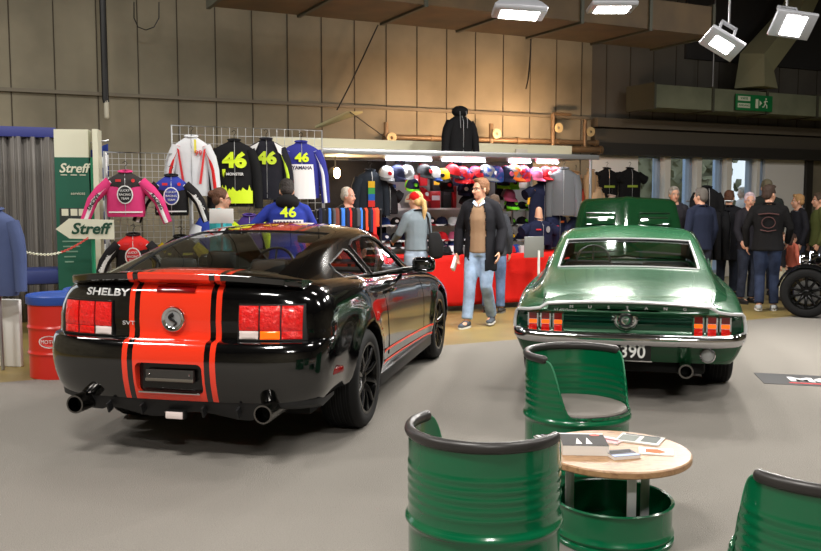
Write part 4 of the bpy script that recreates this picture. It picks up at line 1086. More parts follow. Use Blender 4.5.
# the tall man walking between the cars
r, HM, L = person('tall man in an open dark coat over a beige sweater, walking in pale jeans', (.87, 11.05, -.002), R(158), 1.86, top=(24, 24, 29), top_name='coat', coat_len=.66, open_coat=.095, shirt=(150, 122, 96), pants=(122, 140, 164),
    shoes=(78, 84, 92), sole=(225, 225, 220), hair=(118, 78, 48), yaw=R(-38), legs=walk(.24), armR=((.27, -.04, 1.14), (.265, .04, .87)), armL=((-.25, -.05, 1.13), (-.25, .07, .885)), voxel=.008, collar=(24, 24, 29))
glasses(r, HM)
for s in (-1, 1):
    bm = B(); rings(bm, [[V((s*a, y, z)) for a, y, z in ((.012, .105+o, 1.40), (.075, .075+o, 1.445), (.062, .055+o, 1.475), (.01, .085+o, 1.425))] for o in (0, .012)]); obj('shirt_collar', bm, mat('shirt_blue', (176, 196, 226), .7), r, smooth=0)
bm = B(); box(bm, (.285, .10, .735), (.035, .10, .16), (R(25), R(-10), 0), .003); t = obj('folded_paper', bm, PAPER); sc = 1.86/1.75
t.matrix_world = MX.Translation((.87, 11.05, 0)) @ MX.Rotation(R(158), 4, 'Z') @ MX.Scale(sc, 4); tag(t, 'rolled white paper held in the tall walking man\'s hand', 'paper')

# woman with the red cap
r, HM, L = person('woman in a red cap and grey denim jacket with a blond ponytail, browsing', (.075, 11.75, -.004), R(38), 1.70, top=(118, 130, 138), hem=.93, pants=(128, 140, 156), hair=(214, 176, 116), hair_kind='pony', wide=1.02, yaw=R(14), collar=(24, 24, 26),
    armL=((-.25, .06, 1.16), (-.17, .28, 1.06)), armR=((.25, .04, 1.15), (.17, .26, 1.05)))
bm = B(); ball(bm, HM @ V((0, -.012, .055)), (.090, .102, .082), 18, mx=HM.to_3x3().to_4x4()); cp = obj('cap_crown', bm, cloth((212, 26, 26)), r)
bm = B(); rs = [[HM @ V((.07*math.sin(R(a))*q, .075+.085*math.cos(R(a))*q-.015, .048-.02*q-dz)) for a in range(-90, 91, 15)] for q, dz in ((.4, 0), (1, 0), (1, .008), (.4, .008))]; rings(bm, rs, closed=False, caps=False); obj('cap_brim', bm, cloth((212, 26, 26)), cp)
bm = B(); etube(bm, [(V((.22, -.16, .86)), .12, .05), (V((.22, -.16, 1.0)), .13, .055), (V((.20, -.14, 1.14)), .10, .04)]); bm.verts.ensure_lookup_table(); tube(bm, [(.14, -.13, 1.14), (.12, -.11, 1.36), (.12, -.02, 1.48), (.13, .10, 1.36), (.22, .0, 1.13)], [(.018, .006)]*5, 8)
t = obj('shoulder_bag', bm, cloth((26, 26, 27)), smooth=60); t.matrix_world = MX.Translation((.075, 11.75, 0)) @ MX.Rotation(R(38), 4, 'Z') @ MX.Scale(1.70/1.75, 4); tag(t, 'black shoulder bag hanging at the back of the red-capped woman', 'bag')

person('elderly man with white hair and dark jacket behind the belt rack', (px(348, 12.4), 12.4, -.004), R(-140), 1.77, top=(30, 30, 34), hair=(214, 206, 196), hair_kind='bald_top', skin=(222, 160, 136), collar=(220, 220, 220), yaw=R(25))
r, HM, L = person('woman in a turquoise top and glasses with brown hair in a bun', (px(221, 10.2), 10.2, -.004), R(-72), 1.73, top=(60, 168, 176), hair=(92, 58, 38), hair_kind='bun', pants=(40, 44, 60), yaw=R(0)); glasses(r, HM)
r, HM, L = person('person from behind in a blue racing jacket with yellow 46, bending forward', (px(288, 10.1), 10.1, -.004), R(12), 1.84, top=(42, 58, 150), hair=(36, 28, 24), pants=(30, 32, 40), wide=1.15, lean=R(8), pitch=R(18),
    armL=((-.36, .06, 1.22), (-.46, .22, 1.12)), armR=((.31, .10, 1.16), (.27, .32, 1.04)), collar=(22, 22, 24))
bm = B(); ball(bm, L((0, -.07, 1.47)), (.13, .085, .085), 16); tube(bm, [L((.10, -.02, 1.47)), L((0, .03, 1.42)), L((-.10, -.02, 1.47))], .035, 10); obj('hood', bm, cloth((22, 22, 24)), r)
for nm, s_, size, z, m, sx in (('jacket_number', '46', .15, 1.345, mat('neon_yellow', (214, 240, 30), .6), 1.15), ('jacket_lettering', 'YAMAHA', .065, 1.225, mat('ink_blue', (24, 26, 60), .6), 1.1)):
    me = text_mesh(s_, size, .004, bold=.004, sx=sx); me.transform(FACE_BACK)
    for v in me.vertices: p = L((v.co.x, -.150+.5*v.co.x**2+v.co.y*.5, v.co.z+z)); v.co = p
    if nm == 'jacket_lettering':
        bm = B(); sheet(bm, [[L((x*.02, -.146+.5*(x*.02)**2, zz)) for x in range(-8, 9)] for zz in (1.18, 1.27)]); obj('jacket_band', bm, WHITEP, r, smooth=0)
    obj(nm, me, m, r, smooth=0)
person('person in blue jeans half hidden behind the tall walking man', (px(494, 12.35), 12.35, -.004), R(-15), 1.66, top=(58, 60, 66), pants=(78, 96, 124), hair=(80, 60, 45), shoes=(60, 58, 56), sole=(120, 118, 115))

# the crowd at the right
person('grey-haired man facing the camera beyond the raised bonnet', (px(673, 14.2), 14.2, -.004), R(172), 1.80, top=(52, 50, 56), hair=(168, 160, 152), yaw=R(12))
person('grey-haired man in a dark navy jacket seen from behind, right of the raised bonnet', (px(700, 12.9), 12.9, -.004), R(20), 1.76, top=(36, 42, 62), hair=(104, 98, 92), pants=(40, 42, 52), wide=1.08, yaw=R(20))
r, HM, L = person('man in a black leather jacket and dark blue jeans, walking away', (px(768, 12.55), 12.55, -.004), R(-22), 1.80, top=(24, 23, 24), top_name='leather_jacket', hem=.83, pants=(36, 43, 62), shoes=(170, 172, 172), sole=(230, 230, 228), hair=(64, 46, 36), yaw=R(-38), wide=1.15, legs=walk(.14), voxel=.009,
    armR=((.28, .02, 1.14), (.25, .18, .95)), armL=((-.29, -.03, 1.14), (-.27, .06, .90)))
bm = B(); tube(bm, [(.085*math.cos(a)*1.0, -.150-.004, 1.22+.075*math.sin(a)) for a in [k*PI/9 for k in range(19)]], .006, 6)
tube(bm, [(-.13, -.14, 1.33), (0, -.155, 1.345), (.13, -.14, 1.33)], .009, 6); tube(bm, [(-.10, -.148, 1.12), (0, -.152, 1.10), (.10, -.148, 1.12)], .008, 6); obj('back_print', bm, mat('faded_red_print', (84, 50, 48), .7), r)
r, HM, L = person('person with a pale pink scarf over the head, behind the leather jacket', (px(748, 13.5), 13.5, -.004), R(-160), 1.70, top=(40, 38, 44), hair=(226, 200, 208), yaw=R(-30), armR=((.26, .05, 1.14), (.30, .2, .98)))
person('brown-haired person in a dark coat left of the leather jacket', (px(728, 14.4), 14.4, -.004), R(-30), 1.74, top=(28, 28, 33), hair=(92, 56, 36), coat_len=.6, pants=(30, 34, 44))
person('tall man with olive grey hair behind the leather jacket', (px(765, 14.6), 14.6, -.004), R(-10), 1.92, top=(40, 44, 42), hair=(112, 104, 82), wide=1.1)
person('blond boy in a dark grey jacket facing left at the right edge', (px(797, 14.7), 14.7, -.004), R(95), 1.68, top=(34, 34, 40), hair=(186, 142, 92), yaw=R(-15), collar=(120, 120, 126))
person('dark-haired child in an orange and pink top by the dark car', (px(793, 14.2), 14.2, -.004), R(-75), 1.04, top=(206, 112, 92), hair=(62, 40, 32), hair_kind='long', pants=(60, 60, 80))
person('small child in a dark top and beige trousers beside the leather jacket', (px(781, 13.9), 13.9, -.004), R(-130), 1.08, top=(34, 32, 36), hair=(104, 74, 52), pants=(196, 182, 158))
person('person in an olive green jacket cut off at the right edge', (px(818, 14.5), 14.5, -.004), R(80), 1.70, top=(86, 92, 50), hair=(80, 64, 50), pants=(50, 50, 52))
person('pale grey figure standing outside behind the window', (px(741, 21.8), 21.8, -.07), R(100), 1.95, top=(196, 196, 200), hair=(200, 196, 190), pants=(170, 172, 176), skin=(205, 180, 170), voxel=.016)
# ------------------------------------------------------------------ the market stall along the wall
GRIDW = mat('grid_wire', (196, 198, 200), .4, .5); RAILM = mat('rail_steel', (170, 172, 174), .35, .7); WOODH = mat('hanger_black', (26, 24, 24), .5)
def uk(px_, py_, k): p = stall(px_, py_, k); return ((p-W0).dot(E1), k, p.z)          # u, k, z of a pixel on plane k
def wthing(name, label, cat, px_, py_, k, group=None, z=None, rz=0):
    u, k, zz = uk(px_, py_, k); return thing(name, label, cat, tuple(wp(u, k, zz if z is None else z)), WA+rz, group)
# canopy: flat roof panel with a thin steel front edge, a white header, posts
ua, za = uk(323, 150, 2.2)[0], uk(323, 150, 2.2)[2]; ub, zb_ = uk(597, 158, 2.2)[0], uk(597, 158, 2.2)[2]; CZ = (za+zb_)/2; CL = ub-ua; UC = (ua+ub)/2
can = thing('stall_canopy', 'long white canopy roof over the market stall with lit underside', 'canopy', tuple(wp(UC, 2.2, 0)), WA)
bm = B(); box(bm, (0, .85, CZ+.0), (CL, 1.7, .04)); obj('roof_panel', bm, mat('canopy_white', (220, 216, 206), .6), can, smooth=0)
bm = B(); box(bm, (0, -.01, CZ), (CL+.04, .05, .075), bev=.008); obj('front_rail', bm, RAILM, can)
bm = B(); box(bm, (-.1, .95, CZ+.13), (CL+.6, .06, .20)); obj('header_board', bm, mat('header_warm_lit', (232, 226, 196), .6), can, smooth=0)  # white board; the yellow of the warm light is put into its colour
for u_ in (-CL/2, CL/2-.12):
    bm = B(); tube(bm, [(u_, 0, -.004), (u_, 0, CZ)], .022, 10); obj('post', bm, RAILM, can)
for u_ in (-CL/2, CL/2-.12, 0):
    bm = B(); tube(bm, [(u_, 1.65, -.004), (u_, 1.65, CZ)], .022, 10); obj('post', bm, RAILM, can)
LMAT = mat('strip_light', (255, 255, 255), .4, emit=(235, 240, 255), es=16)
for i, (a, lab) in enumerate(((410, 'leftmost'), (465, 'second'), (521, 'third'), (549, 'rightmost'))):
    u, k, z = uk(a, 160, 2.05)
    t = thing('strip_lamp', '%s bright strip lamp of four under the canopy edge' % lab, 'lamp', tuple(wp(u, 2.02, CZ-.05)), WA, 'strip lamps under the canopy')
    w = .75 if i < 2 else .42
    bm = B(); box(bm, (0, .03, .0), (w, .05, .05), bev=.005); obj('lamp_housing', bm, WHITEP, t)
    bm = B(); tube(bm, [(-w/2+.02, 0, -.035), (w/2-.02, 0, -.035)], .016, 8); obj('lamp_tube', bm, LMAT, t, 'glowing white tube')
    l = area('strip_light', (0, 0, -.06), (0, 0, 0), w, .05, 11 if i < 2 else 7, (.93, .96, 1)); l.parent = t
# back wall of the stall
bm = B(); box(bm, (UC+.55-UC, 1.78, 1.12), (CL-1.1, .04, 2.2)); o = obj('stall_backboard', bm, mat('back_grey', (176, 176, 178), .7), smooth=0); o.location = wp(UC, 2.2); o.rotation_euler = (0, 0, WA); tag(o, 'light grey board closing the back of the market stall', 'panel')
bm = B(); box(bm, (0, 0, 1.08), (1.25, .05, 2.16)); o = obj('stall_curtain', bm, cloth((26, 26, 30)), smooth=0); o.location = wp(uk(352, 200, 1.0)[0], .85); o.rotation_euler = (0, 0, WA); tag(o, 'black partition behind the elderly man at the left end of the stall', 'panel')
# counter with red cloth
cu0, cu1 = uk(384, 300, 2.55)[0], uk(590, 300, 2.55)[0]; CW = cu1-cu0; CZT = .78
t = thing('counter_table', 'long trestle counter hidden under the red cloth', 'table', tuple(wp((cu0+cu1)/2, 2.15)), WA)
bm = B(); box(bm, (0, 0, CZT-.02), (CW-.02, .72, .03)); obj('tabletop', bm, mat('table_wood', (150, 130, 100), .6), t, smooth=0)
for a in (-.46, 0, .46):
    for b in (-.3, .3): bm = B(); tube(bm, [(a*CW, b, -.004), (a*CW, b, CZT-.03)], .02, 8); obj('leg', bm, RAILM, t)
bm = B(); g = []
rnd = random.Random(3); ph = [rnd.uniform(0, 6) for _ in range(9)]
for j in range(15):
    row = []
    for i in range(181):
        a = i/180; x = -CW/2+CW*a; fold = sum(math.sin(a*CW*f+p) for f, p in zip((6, 9.5, 14, 21), ph))
        if j < 4: row.append(V((x, .37-.25*j, CZT+.002)) if j < 3 else V((x, -.375, CZT+.002)))
        else:
            q = (j-4)/10; row.append(V((x, -.39-.012*fold*q-.02*q, CZT-.012-(CZT-.09)*q)))
    g.append(row)
sheet(bm, g); o = obj('red_cloth', evaluated(to_mesh(bm), [('SOLIDIFY', dict(thickness=.004))]), mat('red_fabric', (214, 30, 22), .75, spec=.2, bump=(6, .5)), smooth=180)
o.location = wp((cu0+cu1)/2, 2.15); o.rotation_euler = (0, 0, WA); tag(o, 'bright red cloth draped over the stall counter', 'tablecloth')
# shelves
def shelf(label, pa, pb, k, zs, d=.34):
    u0, u1 = uk(pa, 220, k)[0], uk(pb, 220, k)[0]; w = u1-u0
    t = thing('shelf_unit', label, 'shelf', tuple(wp((u0+u1)/2, k)), WA)
    for z in zs: bm = B(); box(bm, (0, 0, z-.012), (w, d, .024)); obj('shelf_board', bm, mat('shelf_white', (208, 208, 212), .5), t, smooth=0)
    for a in (-w/2+.02, w/2-.02):
        for b in (-d/2+.02, d/2-.02): bm = B(); box(bm, (a, b, max(zs)/2), (.025, .025, max(zs))); obj('post', bm, RAILM, t, smooth=0)
    return t
KS = 1.15
zrow = [uk(440, y, KS)[2] for y in (208, 224, 239)]
shelf('long white shelf unit full of caps behind the red-capped woman', 356, 474, KS, zrow+[.85])
KR = 1.3
zr2 = [uk(516, y, KR)[2] for y in (209, 224, 239)]
shelf('narrow white shelf unit with caps right of the tall man', 506, 532, KR, zr2)

# ---- caps
def cap(label, loc, rz, c1, c2=None, brim=None, tilt=0, hang=False, group='caps for sale', logo=None, s=1.0, printed=False):
    br_ = brim or c1
    t = thing('baseball_cap', label, 'cap', loc, rz, group); t.rotation_euler = (tilt, 0, rz); t.scale = (s, s, s)
    bm = B(); n = 20
    for side, c in ((0, c1), (1, c2 or c1)):
        if side: bm = B()
        g = []
        for j in range(8):
            a = PI/2*j/7
            g.append([V((.082*math.cos(a)**.8*math.sin(q), .098*math.cos(a)**.8*-math.cos(q), .105*math.sin(a))) for q in ([(-PI/2+PI*i/10) for i in range(11)] if side == 0 else [(PI/2+PI*i/10) for i in range(11)])])
        sheet(bm, g); bmesh.ops.remove_doubles(bm, verts=bm.verts, dist=1e-4)
        m_ = mat('print_%d_%d_%d' % (c[0], c1[2], br_[0]), c, .8, spec=.2, vary=(br_, 22, .46, .54)) if printed else cloth(c)
        obj('cap_front' if side == 0 else 'cap_back', evaluated(to_mesh(bm), [('SOLIDIFY', dict(thickness=.003))]), m_, t, smooth=60)
    bm = B(); rs = []
    for q, dz in ((0, 0), (1, -.018), (1, -.012), (0, .006)):
        rs.append([V((.080*math.sin(R(a)), -.075*math.cos(R(a))*1.0-(.085*math.cos(R(a))*q), .004+dz-.02*math.sin(R(a))**2*q)) for a in range(-80, 81, 16)])
    rings(bm, rs, closed=False, caps=False); obj('cap_brim', bm, cloth(brim or c1), t, smooth=60)
    if logo:
        bm = B(); f = lambda a, b, d: V((a, -.100*math.sqrt(max(0, 1-(a/.09)**2))+.03*(b/.1)**2-d-.002, b)); prism(bm, [(x, .052+z) for x, z in oval(0, 0, .024, .02)], -.004, .006, f); obj('cap_badge', bm, cloth(logo), t, smooth=0)
    bm = B(); ball(bm, (0, 0, .105), .007, 8); obj('cap_button', bm, cloth(brim or c1), t)
    return t
NV, RD_, WH, BK, GY, YL, BL, PK, LM2, OR = (22, 26, 50), (168, 18, 26), (205, 205, 208), (20, 20, 22), (112, 112, 114), (224, 180, 24), (34, 58, 118), (176, 84, 116), (104, 200, 36), (206, 96, 32)
CN = {(96, 60, 120): 'purple', NV: 'navy', RD_: 'red', WH: 'white', BK: 'black', GY: 'grey', YL: 'yellow', BL: 'blue', PK: 'pink', LM2: 'lime green', OR: 'orange'}
ORD = ['first', 'second', 'third', 'fourth', 'fifth', 'sixth', 'seventh', 'eighth', 'ninth', 'tenth', 'eleventh', 'twelfth', 'thirteenth', 'fourteenth', 'fifteenth', 'sixteenth']
toprow = [(386, 172, WH, GY, GY, RD_), (397, 171, NV, NV, NV, None), (407, 171, GY, GY, GY, WH), (424, 170, BK, BK, BK, RD_), (433, 172, WH, BL, BL, None), (443, 174, YL, BK, BK, BK), (452, 170, RD_, RD_, BK, None), (462, 174, BL, RD_, RD_, RD_), (475, 174, NV, BL, RD_, RD_),
          (486, 172, BL, NV, GY, WH), (496, 173, (96, 60, 120), RD_, BL, None), (505, 173, NV, RD_, NV, PK), (513, 172, GY, BL, OR, RD_), (523, 173, (96, 60, 120), PK, RD_, None), (535, 173, PK, BL, PK, None), (545, 172, RD_, PK, RD_, WH), (554, 172, RD_, BK, RD_, None)]
KC = 1.95
for i, (a, b, c1, c2, br, lg) in enumerate(toprow):
    u, k, z = uk(a, b, KC); big = 1.55 if 455 < a < 530 else 1.3
    nm = '%s and %s' % (CN[c1], CN[br]) if c1 != br else CN[c1]
    pos = ORD[i]+' from the left' if i < 16 else 'rightmost'
    cap('%s cap in the top row under the canopy, %s' % (nm, pos), tuple(wp(u, k, z-.05)), WA+R(35*math.sin(i*2.3)), c1, c2, br, tilt=R(18), logo=lg, group='caps hanging in the top row', s=big, printed=big > 1.4 or a > 530)
    bm = B(); tube(bm, [(0, 0, 0), (0, .0, CZ-z-.06+.0)], .002, 4); bm.free()
midrow = [(412, 184, NV, LM2, LM2, LM2), (421, 193, RD_, RD_, RD_, WH), (446, 184, BK, BK, BK, RD_), (464, 188, NV, NV, NV, WH), (474, 183, NV, NV, NV, RD_), (466, 201, BK, BK, NV, BL), (503, 181, NV, LM2, LM2, None), (512, 182, LM2, BK, LM2, BK), (508, 194, PK, GY, PK, None), (511, 202, BK, LM2, LM2, LM2), (476, 196, NV, NV, RD_, None)]
for i, (a, b, c1, c2, br, lg) in enumerate(midrow):
    u, k, z = uk(a, b, 1.6); nm = '%s and %s' % (CN[c1], CN[br]) if c1 != br else CN[c1]
    side = 'left of' if a < 440 else ('behind' if a < 495 else 'right of')
    cap('%s grid cap %s the tall man, %s of the tier' % (nm, side, ORD[i]), tuple(wp(u, k, z-.05)), WA+R(15*math.sin(i*1.7)), c1, c2, br, tilt=R(15), logo=lg, group='caps on the grid', s=1.3)
pal = [BK, NV, RD_, BK, WH, NV, BK, PK, RD_, BK, BL, NV]
tier = ['upper', 'middle', 'lower']
for r_, z in enumerate(zrow[1:]+[.85]):
    for i in range(10):
        p0 = 362+i*11.5; u = uk(p0, 220, KS+.06)[0]; c1 = pal[(i*5+r_*3) % 12]; br = pal[(i*7+r_*5+2) % 12]
        nm = '%s and %s' % (CN[c1], CN[br]) if c1 != br else CN[c1]
        cap('%s cap on the %s long shelf, %s from its left end' % (nm, tier[r_], ORD[i]), tuple(wp(u, KS+.04, z+.001)), WA+R(-20+40*((i*37) % 10)/10), c1, None, br, logo=WH if (i+r_) % 3 == 0 else None, group='caps on the long shelf', s=1.1)
for r_, z in enumerate(zr2):
    for i in range(2):
        u = uk(511+i*12, 220, KR+.06)[0]; c1 = (BK, BK, NV)[r_]; br = (LM2, BK, YL)[r_] if i else (LM2 if r_ == 0 else BK)
        cap('%s cap with %s brim on the narrow shelf, %s board, %s one' % (CN[c1], CN[br], tier[r_], ('left', 'right')[i]), tuple(wp(u, KR+.03, z+.001)), WA+R(10*i), c1, None, br, logo=LM2 if r_ < 2 else YL, group='caps on the narrow shelf', s=1.15)
# white caps and red parcels on the top board
z = zrow[0]+.001
for a, c, lb, rz in ((383, WH, 'tall white cap with a black shield standing on the long shelf', 0), (393, WH, 'white cap lying flat on the long shelf beside the tall one', R(70)), (413, WH, 'white cap hanging low behind the red-capped woman', R(20))):
    u = uk(a, 200, KS+.1)[0]; cap(lb, tuple(wp(u, KS+.08, z+(.09 if a == 413 else 0))), WA+rz, c, None, c, logo=BK if a == 383 else None, group=None, s=1.6 if a == 383 else 1.3)
def parcel(label, a, b, k, s, c, c2, name='gift_box', z=None, cat='box'):
    u, k, zz = uk(a, b, k); t = thing(name, label, cat, tuple(wp(u, k, zz if z is None else z)), WA)
    bm = B(); box(bm, (0, 0, s[2]/2), s, bev=.008); obj('box_body', bm, plastic(c), t)
    bm = B(); box(bm, (0, -s[1]/2-.002, s[2]*.6), (s[0]*.8, .004, s[2]*.28)); obj('box_print', bm, plastic(c2), t, smooth=0); return t
parcel('red parcel with a white band on the long shelf', 434, 205, KS, (.17, .12, .26), RD_, WH, z=z)
parcel('black parcel with a yellow shield, standing on the red one', 436, 190, KS, (.17, .11, .20), BK, YL, z=z+.265)
parcel('tall charcoal pouch beside the red parcel on the long shelf', 446, 200, KS, (.15, .09, .44), (34, 34, 38), (60, 60, 66), z=z)
parcel('slim red parcel right of the charcoal pouch on the shelf', 453.5, 200, KS, (.07, .08, .48), RD_, (150, 20, 24), z=z)
parcel('red folded shirt packet hanging behind the ponytail woman', 412, 190, 1.5, (.2, .06, .22), RD_, (230, 230, 230), name='shirt_packet', cat='shirt')

# folded shirts clipped to the grid of the stall
for i, (a, b, w_, h_, c, c2, lb) in enumerate(((457, 186, .15, .40, NV, WH, 'navy shirt pack clipped behind the tall man\'s left shoulder'), (470, 200, .18, .36, BK, BL, 'black shirt pack with a blue roundel strip behind the tall man'), (423, 186, .14, .34, RD_, WH, 'narrow red shirt pack behind the ponytail'), (400, 182, .16, .34, NV, RD_, 'navy shirt pack above the red cap woman'),
        (378, 196, .20, .26, (226, 60, 50), YL, 'orange red shirt pack low beside the elderly man'), (521, 188, .22, .62, (214, 206, 190), (190, 180, 160), 'tall cream cloth panel right of the tall man'), (484, 196, .16, .44, NV, RD_, 'navy shirt pack hidden mostly by the tall man\'s head'), (499, 200, .14, .40, BK, LM2, 'black shirt pack with a green strip right of the tall man\'s head'), (392, 199, .12, .22, BL, WH, 'light blue shirt pack over the white caps'))):
    parcel(lb, a, b, 1.42-.012*i, (w_, .04, h_), c, c2, name='shirt_pack', cat='shirt')
# ---- hanging clothes
def hanger(t, w, z):
    bm = B(); tube(bm, [(-w, 0, z-.10), (-w*.5, 0, z-.045), (0, 0, z-.02), (w*.5, 0, z-.045), (w, 0, z-.10)], .009, 8, round_ends=True)
    tube(bm, [(0, 0, z-.02), (0, 0, z+.05), (.025, 0, z+.085), (0, 0, z+.11), (-.025, 0, z+.09)], .004, 6, round_ends=True); obj('hanger', bm, WOODH, t)
def garment(label, p, rz, c, sleeves=None, yoke=None, w=.23, h=.68, sl=.62, spread=.10, collar=None, cat='jacket', group=None, hood=False, stripe=None, name='hanging_jacket', hang=True, thick=.075, short=False):
    """A garment on a hanger: its hanger hook is at p; local x across, -y towards the viewer."""
    t = thing(name, label, cat, tuple(p), rz, group); zt = -.10
    bm = B(); prof = [(0, .055, .05), (-.025, .09, .056), (-.06, w*.70, thick*.85), (-.10, w*.95, thick), (-.20, w, thick*1.1), (-h*.6, w*.95, thick*1.05), (-h*.9, w*.98, thick*1.1), (-h, w*.94, thick*.95)]
    tube(bm, [V((0, .0, zt+a)) for a, b, d in prof], [(b, d) for a, b, d in prof], 28, xdir=(1, 0, 0)); obj('garment_body', bm, cloth(c), t, smooth=60)
    if yoke:
        bm = B(); pr = [(.002, .057, .052), (-.025, .093, .059), (-.06, w*.70+.004, thick*.85+.004), (-.10, w*.95+.003, thick+.004), (-.16, w*.985+.003, thick*1.07+.004), (-.20, w*.5, thick*1.1+.005)]
        tube(bm, [V((0, 0, zt+a)) for a, b, d in pr], [(b, d) for a, b, d in pr], 28, xdir=(1, 0, 0)); obj('garment_yoke', bm, cloth(yoke), t, smooth=60)
    for s in (-1, 1):
        e = V((s*(w+spread*.6), -.01, zt-.10-sl*.45)); e2 = V((s*(w+spread), -.03, zt-.08-sl)); st = V((s*w*.76, 0, zt-.115))
        bm = B()
        if short: tube(bm, [st, st*.4+e*.6+V((s*.02, 0, 0)), e+V((s*.03, 0, .02))], [.07, .082, .086], 14, round_ends=False)
        else: tube(bm, [st, (st+e)/2+V((s*.015, 0, 0)), e, e2], [.070, .068, .062, .050], 14, round_ends=False)
        sv = obj('sleeve', bm, cloth(sleeves or c), t, smooth=60)
        if stripe:
            bm = B(); pts = [st, (st+e)/2+V((s*.015, 0, 0)), e, e2]; tube(bm, [q+V((-s*.012, -.056, 0)) for q in pts], [(.020, .010)]*4, 8, xdir=(1, 0, 0)); obj('sleeve_stripe', bm, cloth(stripe), sv, smooth=60)
    bm = B()
    if hood: ball(bm, (0, .0, zt+.045), (.13, .09, .085), 16)
    else: tube(bm, [(.062*math.sin(R(a)), -.05*math.cos(R(a)), zt+.005-.012*math.cos(R(a))) for a in range(0, 361, 24)], [(.012, .024)]*16, 8, xdir=(0, 0, 1))
    obj('garment_hood' if hood else 'garment_collar', bm, cloth(collar or c), t, smooth=60)
    bm = B(); tube(bm, [(0, -.052, zt-.01), (0, -thick*1.05, zt-.1), (0, -thick*1.12, zt-h*.5), (0, -thick*1.05, zt-h+.02)], [(.004, .003)]*4, 6, xdir=(1, 0, 0)); obj('zip', bm, RAILM, t)
    if hang: hanger(t, w*.55, zt+.012)
    return t
def on_front(t, me_or_bm, m, name, z, w=.23, thick=.078, x=0, sm=0):
    if isinstance(me_or_bm, bmesh.types.BMesh): me_or_bm = to_mesh(me_or_bm)
    for v in me_or_bm.vertices:
        X = v.co.x+x; v.co = V((X, -thick*1.16*math.sqrt(max(.05, 1-(X/(w*1.06))**2))-.004+v.co.y, v.co.z+z-.10))
    return obj(name, me_or_bm, m, t, smooth=sm)
def front_text(t, s, size, m, z, name='printed_number', x=0, ext=.007, **k):
    bold = k.pop('bold', 0); sx = k.pop('sx', 1); w = k.pop('w', .23); th = k.pop('thick', .078); sh = k.pop('shear', 0)
    me = text_mesh(s, size, ext, bold=bold, sx=sx, shear=sh); me.transform(FACE_BACK); return on_front(t, me, m, name, z, w, th, x)
def front_shape(t, poly, m, z, name, x=0, w=.23, thick=.078, d=.004):
    bm = B(); pl = dense(poly, .03); prism(bm, pl, -d, 0); bmesh.ops.triangulate(bm, faces=[f for f in bm.faces if len(f.verts) > 4]); return on_front(t, bm, m, name, z, w, thick, x)
NEON = mat('neon_yellow', (214, 240, 30), .6); INKW = mat('ink_white', (230, 230, 230), .6); INKK = mat('ink_black', (20, 20, 22), .6); INKR = mat('ink_red', (210, 40, 46), .6)
KJ = 2.75
def jp(a, b, k=KJ): return stall(a, b, k)
RZ = WA-R(14)
j = garment('white sweat jacket with red side panels hanging above the blue and black kids jacket', jp(191, 128), RZ, (216, 218, 222), w=.205, h=.70, sl=.66, spread=.085, stripe=(205, 40, 40))
front_text(j, '99', .09, INKR, -.20, x=.08)
front_shape(j, rect(-.012, -.10, .012, .06), mat('tag_yellow', (226, 214, 60), .6), -.10, 'price_tag', x=.045)
for s in (-1, 1): front_shape(j, [(s*.14, .10), (s*.165, .12), (s*.11, -.30), (s*.08, -.30)], INKR, -.26, 'side_panel')
j = garment('black hooded jacket with large neon 46 and neon splashes at its hem', jp(234, 132), RZ, (24, 24, 26), w=.235, h=.80, sl=.74, spread=.05)
front_text(j, '46', .24, NEON, -.25, bold=.012, sx=1.15); front_text(j, 'MONSTER', .045, INKW, -.41, name='printed_lettering', bold=.001)
front_shape(j, [(-.02, .05), (-.012, -.04), (-.006, .05), (.0, -.05), (.008, .05), (.014, -.03), (.02, .05)], NEON, -.40, 'printed_claw', x=-.13)
rnd = random.Random(5); pts = [(-.21+.02*i, .02+.09*rnd.random()*(1 if i % 2 else .2)) for i in range(22)]
front_shape(j, [(-.21, -.12)]+pts+[(.21, -.12)], NEON, -.64, 'printed_splash')
j = garment('black jacket with white shoulders and yellow-green 46', jp(266, 131), RZ, (30, 30, 38), sleeves=(32, 32, 40), w=.225, h=.74, sl=.74, spread=.07, stripe=(190, 220, 60))
for s in (-1, 1): front_shape(j, [(s*.09, .12), (s*.20, .06), (s*.215, -.06), (s*.14, 0)], INKW, -.16, 'shoulder_panel')
front_text(j, '46', .20, mat('lime_print', (190, 215, 40), .6), -.24, bold=.010, sx=1.15)
j = garment('blue and white racing jacket with yellow 46, rightmost on the jacket rail', jp(301, 134), RZ, (52, 56, 140), w=.235, h=.70, sl=.68, spread=.07, stripe=(214, 216, 224))
front_shape(j, [(-.13, .15), (.14, .15), (.17, -.28), (-.10, -.28)], INKW, -.43, 'white_panel'); front_text(j, '46', .15, NEON, -.20, bold=.006, sx=1.15); front_text(j, 'YAMAHA', .06, mat('ink_navy', (28, 30, 66), .6), -.325, name='printed_lettering', bold=.002)
